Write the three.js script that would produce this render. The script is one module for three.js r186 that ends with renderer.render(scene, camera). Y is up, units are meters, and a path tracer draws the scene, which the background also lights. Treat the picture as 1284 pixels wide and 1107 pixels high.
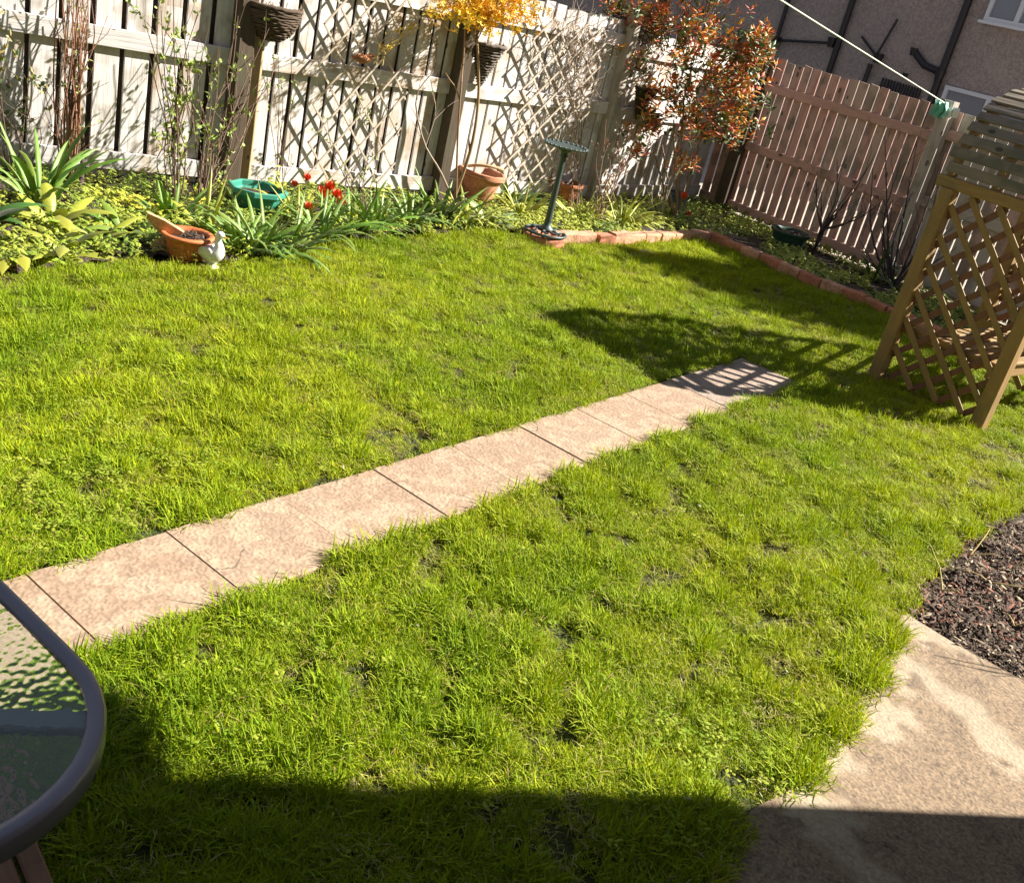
import * as THREE from 'three';
import { mergeGeometries } from 'three/addons/utils/BufferGeometryUtils.js';

// ------------------------------------------------------------------ camera
const W = 1284, H = 1107, F = 1286, CAMH = 2.0;
const scene = new THREE.Scene();
const camera = new THREE.PerspectiveCamera(2 * Math.atan(H / 2 / F) * 180 / Math.PI, W / H, 0.05, 400);
const V3 = (x, y, z) => new THREE.Vector3(x, y, z);
// downward vanishing point of the photograph's verticals gives pitch and roll
const up_c = V3(-50 - W / 2, -(3343 - H / 2), -F).normalize().negate();
const fwd_c = V3(0, 0, -1);
const fh_c = fwd_c.clone().addScaledVector(up_c, -fwd_c.dot(up_c)).normalize();
const rt_c = fh_c.clone().cross(up_c);
const toWorld = new THREE.Matrix4().set(rt_c.x, rt_c.y, rt_c.z, 0, up_c.x, up_c.y, up_c.z, 0, -fh_c.x, -fh_c.y, -fh_c.z, 0, 0, 0, 0, 1);
camera.position.set(0, CAMH, 0);
camera.quaternion.setFromRotationMatrix(toWorld);
const ray = (px, py) => V3(px - W / 2, -(py - H / 2), -F).applyMatrix4(toWorld);
const G = (px, py, y = 0) => { const v = ray(px, py); return v.multiplyScalar((y - CAMH) / v.y).add(camera.position); };
// height of a pixel seen above a known ground point
const hAt = (p, px, py) => { const v = ray(px, py); return CAMH + v.y * Math.hypot(p.x, p.z) / Math.hypot(v.x, v.z); };
// point where a pixel meets the vertical plane through p with normal n
const onPlane = (p, n, px, py) => { const v = ray(px, py); const t = p.clone().sub(camera.position).dot(n) / v.dot(n); return v.multiplyScalar(t).add(camera.position); };

// ------------------------------------------------------------------ light
const EL = 36.5 * Math.PI / 180, AZ = 15.2 * Math.PI / 180;
const sunDir = V3(Math.cos(EL) * Math.cos(AZ), Math.sin(EL), -Math.cos(EL) * Math.sin(AZ));
// clear spring sky: pale haze at the horizon deepening upwards, the same all round
{
  const w = 128, h = 64, d = new Float32Array(w * h * 4);
  for (let j = 0; j < h; j++) { const e = Math.max(0, ((j + 0.5) / h - 0.5) * 2), t = Math.pow(e, 0.55); for (let i = 0; i < w; i++) { const k = (j * w + i) * 4; d[k] = 0.125 + (0.045 - 0.125) * t; d[k + 1] = 0.128 + (0.062 - 0.128) * t; d[k + 2] = 0.136 + (0.096 - 0.136) * t; d[k + 3] = 1; } }
  const t = new THREE.DataTexture(d, w, h, THREE.RGBAFormat, THREE.FloatType); t.mapping = THREE.EquirectangularReflectionMapping; t.magFilter = THREE.LinearFilter; t.needsUpdate = true; scene.background = t; scene.environment = t;
}
const sun = new THREE.DirectionalLight(new THREE.Color(1, 0.945, 0.85), 5);
sun.position.copy(sunDir).multiplyScalar(40); sun.castShadow = true;
sun.shadow.camera.left = -20; sun.shadow.camera.right = 20; sun.shadow.camera.top = 20; sun.shadow.camera.bottom = -20; sun.shadow.camera.far = 120; sun.shadow.mapSize.set(4096, 4096);
scene.add(sun);
const renderer = new THREE.WebGLRenderer({ antialias: true });
renderer.toneMapping = THREE.LinearToneMapping; renderer.toneMappingExposure = 2.95; renderer.shadowMap.enabled = true;

// ------------------------------------------------------------------ helpers
let seed = 7;
const rnd = () => { seed = (seed + 0x6D2B79F5) | 0; let t = Math.imul(seed ^ (seed >>> 15), 1 | seed); t = (t + Math.imul(t ^ (t >>> 7), 61 | t)) ^ t; return ((t ^ (t >>> 14)) >>> 0) / 4294967296; };
const rr = (a, b) => a + (b - a) * rnd();
const gauss = () => (rnd() + rnd() + rnd() + rnd() - 2) * 1.0;
const pick = a => a[Math.floor(rnd() * a.length)];
const clamp = (x, a, b) => Math.min(b, Math.max(a, x));
const lerp = (a, b, t) => a + (b - a) * t;
const sst = (a, b, x) => { x = clamp((x - a) / (b - a), 0, 1); return x * x * (3 - 2 * x); };
function hash(x, y, s) { let h = Math.imul(x, 374761393) ^ Math.imul(y, 668265263) ^ Math.imul(s, 2147483647 ^ 0x5bd1e995); h = Math.imul(h ^ (h >>> 13), 1274126177); return ((h ^ (h >>> 16)) >>> 0) / 4294967296; }
function pn(x, y, per, s) {            // value noise, periodic
  const xi = Math.floor(x), yi = Math.floor(y), fx = x - xi, fy = y - yi;
  const w = v => ((v % per) + per) % per, u = fx * fx * (3 - 2 * fx), v = fy * fy * (3 - 2 * fy);
  return lerp(lerp(hash(w(xi), w(yi), s), hash(w(xi + 1), w(yi), s), u), lerp(hash(w(xi), w(yi + 1), s), hash(w(xi + 1), w(yi + 1), s), u), v);
}
const noise = (x, y, s = 1) => pn(x, y, 100000, s);
const fbm = (x, y, per, s, o = 4) => { let a = 0, g = 0.5, f = 1; for (let i = 0; i < o; i++) { a += g * pn(x * f, y * f, per * f, s + i); g *= 0.5; f *= 2; } return a / (1 - g * 2 + 0.0001 + (1 - 1)) * 1; };
function tex(size, fn, srgb = true) {
  const d = new Uint8Array(size * size * 4);
  for (let j = 0; j < size; j++) for (let i = 0; i < size; i++) {
    const c = fn(i / size, j / size), k = (j * size + i) * 4;
    for (let q = 0; q < 3; q++) d[k + q] = clamp((srgb ? Math.pow(Math.max(c[q], 0), 1 / 2.2) : c[q]) * 255, 0, 255);
    d[k + 3] = 255;
  }
  const t = new THREE.DataTexture(d, size, size); t.wrapS = t.wrapT = THREE.RepeatWrapping; t.magFilter = THREE.LinearFilter; t.minFilter = THREE.LinearMipmapLinearFilter; t.generateMipmaps = true;
  if (srgb) t.colorSpace = THREE.SRGBColorSpace; t.needsUpdate = true; return t;
}
const mix3 = (a, b, t) => [lerp(a[0], b[0], t), lerp(a[1], b[1], t), lerp(a[2], b[2], t)];
const col = (r, g, b) => new THREE.Color().setRGB(r, g, b);
const std = (o) => new THREE.MeshStandardMaterial({ roughness: 0.85, ...o });
// wood: grain runs along v
function woodTex(c1, c2, c3, s, knots = 5) {
  const ks = []; for (let i = 0; i < knots; i++) ks.push([rnd(), rnd(), rr(0.008, 0.018)]);
  return [tex(512, (u, v) => {
    const wv = pn(u * 6, v * 3, 6 * 1, s + 9) * 0.4;
    const g = pn(u * 64 + wv * 6, v * 4, 64, s), g2 = pn(u * 160, v * 10, 160, s + 1), b = fbm(u * 6, v * 6, 6, s + 3), st = pn(u * 24 + wv * 3, v * 2, 24, s + 5);
    let c = mix3(c1, c2, clamp(g * 0.6 + g2 * 0.4, 0, 1)); c = mix3(c, c3, clamp(sst(0.5, 0.75, b) * 0.7 + sst(0.72, 0.95, st) * 0.5, 0, 1));
    for (const k of ks) { const du = Math.min(Math.abs(u - k[0]), 1 - Math.abs(u - k[0])), dv = Math.min(Math.abs(v - k[1]), 1 - Math.abs(v - k[1])) * 0.6; const q = Math.hypot(du, dv); if (q < k[2]) c = mix3(c, [c3[0] * 0.3, c3[1] * 0.28, c3[2] * 0.25], 0.8); }
    return c;
  }), tex(512, (u, v) => { const wv = pn(u * 6, v * 3, 6, s + 9) * 0.4; const g = pn(u * 64 + wv * 6, v * 4, 64, s) * 0.6 + pn(u * 160, v * 10, 160, s + 1) * 0.4; return [g, g, g]; }, false)];
}
const wood = (c1, c2, c3, s, rough = 0.85) => { const [m, b] = woodTex(c1, c2, c3, s); return std({ map: m, bumpMap: b, bumpScale: 0.0025, roughness: rough }); };

const M = {};
M.fencePale = wood([0.67, 0.635, 0.615], [0.5, 0.47, 0.455], [0.38, 0.28, 0.19], 11);
M.fencePale2 = wood([0.61, 0.585, 0.57], [0.47, 0.445, 0.435], [0.44, 0.35, 0.25], 21);
M.fencePale3 = wood([0.71, 0.675, 0.645], [0.55, 0.51, 0.485], [0.35, 0.31, 0.27], 31);
M.fenceGapShade = wood([0.12, 0.085, 0.06], [0.08, 0.055, 0.04], [0.06, 0.045, 0.03], 41);  // dark brown standing in for the shade between the boards
M.fencePink = wood([0.58, 0.36, 0.3], [0.44, 0.27, 0.225], [0.2, 0.15, 0.115], 51);
M.fencePink2 = wood([0.52, 0.34, 0.28], [0.4, 0.26, 0.215], [0.18, 0.15, 0.11], 61);
M.fenceGrey = wood([0.44, 0.39, 0.34], [0.35, 0.31, 0.26], [0.21, 0.19, 0.14], 71);
M.fenceGreyPink = wood([0.55, 0.4, 0.33], [0.42, 0.31, 0.26], [0.24, 0.2, 0.155], 65);
M.post = wood([0.085, 0.055, 0.03], [0.055, 0.036, 0.02], [0.07, 0.06, 0.03], 81);
M.postTan = wood([0.4, 0.3, 0.17], [0.32, 0.23, 0.12], [0.25, 0.19, 0.1], 91);
M.arbour = wood([0.33, 0.2, 0.06], [0.25, 0.145, 0.045], [0.19, 0.13, 0.05], 101, 0.7);
M.arbourRed = wood([0.22, 0.085, 0.04], [0.16, 0.062, 0.03], [0.14, 0.07, 0.03], 111, 0.7);
M.arbourRoof = wood([0.25, 0.2, 0.15], [0.17, 0.14, 0.105], [0.1, 0.095, 0.065], 121);
M.trellis = wood([0.55, 0.47, 0.38], [0.42, 0.35, 0.28], [0.4, 0.32, 0.22], 131);
M.deck = wood([0.26, 0.13, 0.07], [0.17, 0.085, 0.045], [0.12, 0.07, 0.04], 141);

function speckle(c1, c2, c3, s, f1 = 24, f2 = 90, size = 512) {
  return [tex(size, (u, v) => {
    const a = fbm(u * f1, v * f1, f1, s), b = pn(u * f2, v * f2, f2, s + 7), d = fbm(u * 5, v * 5, 5, s + 11);
    let c = mix3(c1, c2, sst(0.42, 0.6, a)); c = mix3(c, c3, sst(0.5, 0.75, d) * 0.45); const k = 0.8 + 0.4 * b; return [c[0] * k, c[1] * k, c[2] * k];
  }), tex(size, (u, v) => { const b = 0.5 * fbm(u * f1 * 2, v * f1 * 2, f1 * 2, s) + 0.5 * pn(u * f2, v * f2, f2, s + 7); return [b, b, b]; }, false)];
}
const spk = (c1, c2, c3, s, f1, f2, bump, o = {}) => { const [m, b] = speckle(c1, c2, c3, s, f1, f2); return std({ map: m, bumpMap: b, bumpScale: bump, roughness: 0.92, ...o }); };
function crackTex(m, s, list) { const d = m.map.image.data, n = 512; for (let j = 0; j < n; j++) for (let i = 0; i < n; i++) { const u = i / n, v = j / n; let k = 1; for (const [u0, a, w] of list) { const c = u0 + a * (v - 0.5) + (pn(v * 9, u0 * 5, 9, s) - 0.5) * 0.09 + (pn(v * 40, u0 * 5, 40, s + 1) - 0.5) * 0.02; const q = Math.abs(u - c); if (q < w && pn(v * 5, u0 * 9, 5, s + 2) > 0.42) k = Math.min(k, 0.3 + 0.7 * q / w); } if (k < 1) for (let q = 0; q < 3; q++) d[(j * n + i) * 4 + q] *= Math.sqrt(k); } return m; }
M.slab = spk([0.32, 0.22, 0.15], [0.38, 0.28, 0.19], [0.31, 0.205, 0.14], 201, 20, 110, 0.004);
M.slab2 = spk([0.31, 0.21, 0.14], [0.37, 0.27, 0.185], [0.3, 0.205, 0.14], 211, 18, 110, 0.004);
crackTex(M.slab, 501, [[0.3, 0.1, 0.004], [0.75, -0.15, 0.004]]);
M.slabShade = spk([0.3, 0.22, 0.17], [0.35, 0.27, 0.21], [0.25, 0.2, 0.165], 221, 18, 110, 0.004);  // greyer slab tone for the path end: shade put into the colour
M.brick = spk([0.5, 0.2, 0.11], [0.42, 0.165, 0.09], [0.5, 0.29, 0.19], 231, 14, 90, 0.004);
M.brick2 = spk([0.58, 0.32, 0.2], [0.5, 0.26, 0.16], [0.42, 0.2, 0.12], 241, 14, 90, 0.004);  // paler brick tone, sunlight put into the colour
M.terracotta = spk([0.46, 0.16, 0.07], [0.4, 0.135, 0.055], [0.45, 0.22, 0.12], 251, 10, 90, 0.002);
M.terracottaOld = spk([0.5, 0.22, 0.12], [0.38, 0.15, 0.08], [0.45, 0.28, 0.18], 261, 10, 90, 0.003);
M.terracottaPale = spk([0.6, 0.38, 0.2], [0.55, 0.32, 0.16], [0.5, 0.35, 0.22], 271, 10, 90, 0.003);
M.soil = spk([0.075, 0.05, 0.032], [0.045, 0.03, 0.02], [0.1, 0.07, 0.045], 281, 22, 120, 0.03, { roughness: 1 });
M.turf = spk([0.06, 0.062, 0.008], [0.04, 0.05, 0.006], [0.075, 0.06, 0.014], 291, 22, 120, 0.02, { roughness: 1 });
M.render = spk([0.44, 0.37, 0.335], [0.35, 0.295, 0.27], [0.47, 0.4, 0.36], 301, 60, 200, 0.02, { roughness: 0.95 });
M.houseWall = spk([0.42, 0.37, 0.31], [0.36, 0.31, 0.26], [0.45, 0.4, 0.35], 311, 40, 160, 0.01);
M.yard = spk([0.42, 0.38, 0.32], [0.36, 0.32, 0.27], [0.3, 0.28, 0.24], 331, 20, 100, 0.006);
M.blackPipe = std({ color: col(0.018, 0.016, 0.02), roughness: 0.45 });
M.upvc = std({ color: col(0.72, 0.74, 0.78), roughness: 0.35 });
M.darkPlastic = std({ color: col(0.015, 0.055, 0.035), roughness: 0.5 });
M.greenPlastic = std({ color: col(0.045, 0.27, 0.19), roughness: 0.45 });
M.orangePlastic = spk([0.56, 0.16, 0.045], [0.5, 0.14, 0.04], [0.52, 0.2, 0.08], 321, 8, 60, 0.001, { roughness: 0.6 });
M.iron = std({ color: col(0.06, 0.082, 0.078), roughness: 0.5, metalness: 0.35 });
M.china = std({ color: col(0.8, 0.78, 0.73), roughness: 0.3 });
M.beak = std({ color: col(0.65, 0.38, 0.05), roughness: 0.4 });
M.wicker = std({ color: col(0.085, 0.055, 0.035), roughness: 0.9 });
M.coir = std({ color: col(0.13, 0.105, 0.085), roughness: 1 });
M.white = std({ color: col(0.78, 0.76, 0.72), roughness: 0.6 });
M.stem = std({ vertexColors: true, roughness: 0.85 });
M.leaf = new THREE.MeshPhysicalMaterial({ vertexColors: true, roughness: 0.5, transmission: 0.3, thickness: 0, side: THREE.DoubleSide });
M.petal = new THREE.MeshPhysicalMaterial({ vertexColors: true, roughness: 0.6, transmission: 0.3, thickness: 0, side: THREE.DoubleSide });
M.cord = std({ color: col(0.62, 0.66, 0.5), roughness: 0.6 });
M.tableMetal = std({ color: col(0.2, 0.19, 0.23), roughness: 0.35, metalness: 0.3 });
M.mint = std({ color: col(0.3, 0.66, 0.52), roughness: 0.7, side: THREE.DoubleSide });

const usedNames = {};
const numbered = n => { const k = usedNames[n] = (usedNames[n] ?? -1) + 1; return k ? `${n}_${String(k).padStart(3, '0')}` : n; };
function mesh(name, geo, mat, parent) { const m = new THREE.Mesh(geo, mat); m.name = name; m.castShadow = m.receiveShadow = true; parent.add(m); return m; }
function thing(name, label, category, pos = V3(0, 0, 0), group) { const o = new THREE.Group(); o.name = numbered(name); o.position.copy(pos); o.userData = { label, category }; if (group) o.userData.group = group; scene.add(o); return o; }
function single(name, geo, mat, label, category, pos, group) { const m = mesh(numbered(name), geo, mat, scene); if (pos) m.position.copy(pos); m.userData = { label, category }; if (group) m.userData.group = group; return m; }
function struct(name, geo, mat) { const m = mesh(numbered(name), geo, mat, scene); m.userData.kind = 'structure'; return m; }

function rawGeo(pos, idx, uv, colr) { const g = new THREE.BufferGeometry(); g.setAttribute('position', new THREE.Float32BufferAttribute(pos, 3)); g.setAttribute('uv', new THREE.Float32BufferAttribute(uv ?? new Array(pos.length / 3 * 2).fill(0), 2)); if (colr) g.setAttribute('color', new THREE.Float32BufferAttribute(colr, 3)); g.setIndex(idx); g.computeVertexNormals(); return g; }
// plank along +y from 0 to L, width W along x, thickness T along z (centred), chamfered, slightly uneven, uv in metres
function plank(L, Wd, T, { seg = 1, wob = 0, ch = 0.004, top = 0, uvs = 1 } = {}) {
  const hw = Wd / 2, ht = T / 2, c = Math.min(ch, hw * 0.4, ht * 0.4);
  const ring = [[-hw + c, ht], [hw - c, ht], [hw, ht - c], [hw, -ht + c], [hw - c, -ht], [-hw + c, -ht], [-hw, -ht + c], [-hw, ht - c]];
  const pos = [], uv = [], idx = [], u0 = rnd() * 7, v0 = rnd() * 7; let per = [0]; for (let i = 0; i < 8; i++) { const a = ring[i], b = ring[(i + 1) % 8]; per.push(per[i] + Math.hypot(a[0] - b[0], a[1] - b[1])); }
  const ox = [], oz = []; for (let s = 0; s <= seg; s++) { ox.push((rnd() - 0.5) * 2 * wob); oz.push((rnd() - 0.5) * 2 * wob); }
  const t0 = (rnd() - 0.5) * top, t1 = (rnd() - 0.5) * top;
  for (let f = 0; f < 8; f++) for (let s = 0; s < seg; s++) {      // separate faces: crisp edges
    const b = pos.length / 3;
    for (const [i, ss] of [[f, s], [f + 1, s], [f + 1, s + 1], [f, s + 1]]) { const r = ring[i % 8]; const y = L * ss / seg + (ss === seg ? lerp(t0, t1, (r[0] + hw) / Wd) : 0); pos.push(r[0] + ox[ss], y, r[1] + oz[ss]); uv.push((u0 + per[i]) * uvs, (v0 + y) * uvs); }
    idx.push(b, b + 1, b + 2, b, b + 2, b + 3);
  }
  for (const e of [0, 1]) { const b = pos.length / 3; for (const r of ring) { pos.push(r[0] + ox[e * seg], e * L + (e ? lerp(t0, t1, (r[0] + hw) / Wd) : 0), r[1] + oz[e * seg]); uv.push(u0 + r[0], v0 + r[1]); } for (let i = 1; i < 7; i++) e ? idx.push(b, b + i, b + i + 1) : idx.push(b, b + i + 1, b + i); }
  const g = rawGeo(pos, idx.map(x => x), uv);
  // faces wound for outward normals
  const n = g.attributes.normal; if (n.getZ(0) < 0) { const ix = g.index.array; for (let i = 0; i < ix.length; i += 3) { const t = ix[i]; ix[i] = ix[i + 1]; ix[i + 1] = t; } g.computeVertexNormals(); }
  return g;
}
// orient a y-long geometry from point a to b with its z (thickness) axis nearest to n
function placeBetween(m, a, b, n) { const y = b.clone().sub(a).normalize(); const x = y.clone().cross(n).normalize(); const z = x.clone().cross(y); m.quaternion.setFromRotationMatrix(new THREE.Matrix4().makeBasis(x, y, z)); m.position.copy(a); }
function bar(name, a, b, Wd, T, n, mat, parent, o) { const m = mesh(name, plank(a.distanceTo(b), Wd, T, o), mat, parent); placeBetween(m, a, b, n); return m; }
// tapered tube along points, coloured
function tube(pts, r0, r1, sides = 5, c = [0.1, 0.06, 0.04], capped = true) {
  const pos = [], idx = [], cl = [], uv = []; const n = pts.length; let prevX = null;
  for (let i = 0; i < n; i++) {
    const d = pts[Math.min(i + 1, n - 1)].clone().sub(pts[Math.max(i - 1, 0)]).normalize();
    let x = prevX ? prevX.clone().addScaledVector(d, -prevX.dot(d)) : (Math.abs(d.y) > 0.9 ? V3(1, 0, 0) : V3(0, 1, 0)).cross(d); x.normalize(); prevX = x; const z = d.clone().cross(x);
    const r = lerp(r0, r1, i / (n - 1));
    for (let s = 0; s < sides; s++) { const a = s / sides * Math.PI * 2; pos.push(pts[i].x + (x.x * Math.cos(a) + z.x * Math.sin(a)) * r, pts[i].y + (x.y * Math.cos(a) + z.y * Math.sin(a)) * r, pts[i].z + (x.z * Math.cos(a) + z.z * Math.sin(a)) * r); cl.push(...c); uv.push(s / sides, i); }
  }
  for (let i = 0; i < n - 1; i++) for (let s = 0; s < sides; s++) { const a = i * sides + s, b = i * sides + (s + 1) % sides; idx.push(a, b, b + sides, a, b + sides, a + sides); }
  if (capped) for (const e of [0, n - 1]) for (let s = 1; s < sides - 1; s++) { const b = e * sides; e ? idx.push(b, b + s, b + s + 1) : idx.push(b, b + s + 1, b + s); }
  return rawGeo(pos, idx, uv, cl);
}
const curvePts = (ctrl, n) => new THREE.CatmullRomCurve3(ctrl).getPoints(n);
function wander(a, dir, len, n, jit, grav = 0) { const p = [a.clone()]; const d = dir.clone().normalize(); for (let i = 0; i < n; i++) { d.x += gauss() * jit; d.y += gauss() * jit - grav; d.z += gauss() * jit; d.normalize(); p.push(p[i].clone().addScaledVector(d, len / n)); } return p; }
// leaf: along +y, length L, width w, folded and bent
function leafGeo(L, w, { seg = 3, bend = 0.5, fold = 0.25, c = [0.1, 0.2, 0.03], shape = 0.45, base = 0.15, twist = 0 } = {}) {
  const pos = [], idx = [], cl = [], uv = []; let y = 0, z = 0;
  for (let i = 0; i <= seg; i++) {
    const t = i / seg, a = bend * t; if (i) { y += Math.cos(a) * L / seg; z += Math.sin(a) * L / seg; }
    const ww = w * 0.5 * (i === seg ? 0.02 : Math.max(base, Math.sin(Math.PI * Math.pow(t, Math.log(0.5) / Math.log(shape)))));
    const tw = twist * t, cx = Math.cos(tw) * ww, sx = Math.sin(tw) * ww;
    pos.push(-cx, y, z + ww * fold - sx, 0, y, z - ww * fold * 0.5, cx, y, z + ww * fold + sx); for (let k = 0; k < 3; k++) { cl.push(...c); uv.push(k / 2, t); }
    if (i) { const b = (i - 1) * 3; idx.push(b, b + 1, b + 4, b, b + 4, b + 3, b + 1, b + 2, b + 5, b + 1, b + 5, b + 4); }
  }
  return rawGeo(pos, idx, uv, cl);
}
const xf = (g, p, q, s = 1) => g.applyMatrix4(new THREE.Matrix4().compose(p, q, V3(s, s, s)));
const yTo = d => new THREE.Quaternion().setFromUnitVectors(V3(0, 1, 0), d.clone().normalize());
const rotY = a => new THREE.Quaternion().setFromAxisAngle(V3(0, 1, 0), a);
const tint = (c, v = 0.2, h = 0.08) => { const k = 1 + (rnd() - 0.5) * 2 * v; return [c[0] * k * (1 + (rnd() - 0.5) * 2 * h), c[1] * k, c[2] * k * (1 + (rnd() - 0.5) * 2 * h)]; };
const lathe = (prof, seg = 28) => new THREE.LatheGeometry(prof.map(p => new THREE.Vector2(p[0], p[1])), seg);
function inPoly(p, x, z) { let r = false; for (let i = 0, j = p.length - 1; i < p.length; j = i++) { if ((p[i].z > z) !== (p[j].z > z) && x < (p[j].x - p[i].x) * (z - p[i].z) / (p[j].z - p[i].z) + p[i].x) r = !r; } return r; }
function segDist(x, z, a, b) { const dx = b.x - a.x, dz = b.z - a.z; const t = clamp(((x - a.x) * dx + (z - a.z) * dz) / (dx * dx + dz * dz), 0, 1); return Math.hypot(x - a.x - dx * t, z - a.z - dz * t); }
const polyDist = (p, x, z) => { let d = 1e9; for (let i = 0, j = p.length - 1; i < p.length; j = i++) d = Math.min(d, segDist(x, z, p[j], p[i])); return d; };

// garden axes: A away along the path side, B along the far fence towards the right
const arbL = G(1097, 475), arbR = G(1228, 540);
const B = arbR.clone().sub(arbL).normalize(), A = V3(B.z, 0, -B.x);
const loc = (a, b, y, o = arbL) => o.clone().addScaledVector(A, a).addScaledVector(B, b).setY(y);

// ------------------------------------------------------------------ ground areas (world polygons)
const fp = { end: V3(-4.9, 0, -5.7), p1: V3(-2.62, 0, -7.75), p2: V3(-1.22, 0, -9.2), p3: V3(0.14, 0, -10.75), c: V3(1.45, 0, -12.62), a: V3(1.75, 0, -12.38), b: V3(3.36, 0, -10.75), r: V3(5.2, 0, -8.85) };
const bedEdge = [[-160, 372], [0, 347], [60, 338], [120, 331], [190, 326], [240, 336], [300, 330], [350, 320], [430, 303], [500, 298], [580, 292], [660, 298]].map(p => G(...p));
const brickLine = [[668, 303], [745, 306], [830, 304], [884, 301], [960, 334], [1050, 371], [1135, 408], [1230, 450]].map(p => G(...p));
const rightEdge = [[1284, 632], [1215, 672], [1150, 735], [1138, 778], [1092, 880], [1052, 945], [1000, 992], [962, 1012], [930, 1060], [900, 1120]].map(p => G(...p));
const lawnPoly = [...bedEdge, ...brickLine.slice(1), V3(6.2, 0, -6.6), V3(5.0, 0, -5.2), V3(3.4, 0, -4.6), ...rightEdge, V3(0.45, 0, -0.9), V3(-3.2, 0, -0.6), V3(-5.2, 0, -3.5)];
const bedPoly = [...bedEdge, ...brickLine.slice(1), fp.r, fp.b, fp.a, fp.c, fp.p3, fp.p2, fp.p1, fp.end];
const pathR0 = G(120, 815), pathR1 = G(985, 484), pathL0 = G(38, 722), pathL1 = G(938, 450);
const pd = pathR1.clone().sub(pathR0).add(pathL1).sub(pathL0).setY(0).normalize(), pq = V3(-pd.z, 0, pd.x);  // pq to the right of the path
const pc0 = pathR0.clone().add(pathL0).multiplyScalar(0.5), pLen = pathR1.clone().add(pathL1).multiplyScalar(0.5).sub(pc0).dot(pd), pW = 0.45;
const pitch = 0.497, nSlab = Math.round(pLen / pitch), pEnd = nSlab * pitch;
const pathPos = (x, z) => { const dx = x - pc0.x, dz = z - pc0.z; return [dx * pd.x + dz * pd.z, dx * pq.x + dz * pq.z]; };
const onPath = (x, z, m = 0) => { const [s, t] = pathPos(x, z); return s > -1.9 && s < pEnd + 0.015 - m && Math.abs(t) < pW / 2 - m; };
const nearPath = (x, z) => { const [p, t] = pathPos(x, z); return clamp(Math.hypot(Math.max(Math.abs(t) - pW / 2, 0), Math.max(p - pEnd, 0)) / 0.16, 0, 1); };
const lawnH = (x, z) => 0.012 + nearPath(x, z) * ((noise(x * 0.9, z * 0.9, 3) - 0.5) * 0.035 + (noise(x * 3.1, z * 3.1, 4) - 0.5) * 0.02 + (noise(x * 9, z * 9, 6) - 0.5) * 0.026);

{ // earth reaching the horizon, lawn soil with small bumps, beds, patio
  const g = new THREE.PlaneGeometry(360, 360, 1, 1); g.rotateX(-Math.PI / 2); const uv = g.attributes.uv; for (let i = 0; i < uv.count; i++) uv.setXY(i, uv.getX(i) * 180, uv.getY(i) * 180);
  struct('ground', g, M.soil).position.y = -0.06;
  const step = 0.05, pos = [], idx = [], uvv = [], map = new Map();
  const vid = (i, j) => { const k = i * 4096 + j; if (!map.has(k)) { const x = -5.5 + i * step, z = -11 + j * step; map.set(k, pos.length / 3); pos.push(x, lawnH(x, z) - 0.02, z); uvv.push(x, z); } return map.get(k); };
  for (let i = 0; i < 240; i++) for (let j = 0; j < 210; j++) { const x = -5.5 + (i + 0.5) * step, z = -11 + (j + 0.5) * step; if (!inPoly(lawnPoly, x, z) || onPath(x, z, 0.1)) continue; const a = vid(i, j), b = vid(i + 1, j), c = vid(i + 1, j + 1), d = vid(i, j + 1); idx.push(a, d, c, a, c, b); }
  struct('lawn', rawGeo(pos, idx, uvv), M.turf);
  // flower bed soil
  const sp = [], si = [], su2 = [], sm = new Map();
  const sv = (i, j) => { const k = i * 4096 + j; if (!sm.has(k)) { const x = -6 + i * 0.08, z = -13 + j * 0.08; sm.set(k, sp.length / 3); sp.push(x, -0.01 + noise(x * 5, z * 5, 8) * 0.05 + noise(x * 1.3, z * 1.3, 9) * 0.03, z); su2.push(x, z); } return sm.get(k); };
  for (let i = 0; i < 150; i++) for (let j = 0; j < 110; j++) { const x = -6 + (i + 0.5) * 0.08, z = -13 + (j + 0.5) * 0.08; if (!inPoly(bedPoly, x, z)) continue; const a = sv(i, j), b = sv(i + 1, j), c = sv(i + 1, j + 1), d = sv(i, j + 1); si.push(a, d, c, a, c, b); }
  struct('flower_bed', rawGeo(sp, si, su2), M.soil);
}
function shapeSheet(pts, y, depth) { const s = new THREE.Shape(pts.map(p => new THREE.Vector2(p.x, -p.z))); const g = new THREE.ExtrudeGeometry(s, { depth, bevelEnabled: false }); g.rotateX(-Math.PI / 2); g.translate(0, y, 0); return g; }

{ // stepping path of paving slabs
  const p = new THREE.Group(); p.name = 'path'; p.userData.kind = 'structure'; scene.add(p);
  for (let k = -3; k < nSlab; k++) {
    const s0 = k * pitch + 0.005 + rr(-0.002, 0.002), L = pitch - 0.005;
    const g = plank(L, pW, 0.05, { seg: 6, wob: 0.0015, ch: 0.007 });
    const m = mesh('paving_slab', g, k >= nSlab - 2 ? M.slabShade : (k === 1 || k === 5 ? M.slab : M.slab2), p);  // end slabs take the copy tinted for shade
    const a = pc0.clone().addScaledVector(pd, s0).setY(-0.019 + rr(-0.003, 0.003)), b = a.clone().addScaledVector(pd, L); b.y += rr(-0.003, 0.003);
    placeBetween(m, a, b, V3(0, 1, 0));
  }
}

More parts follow.
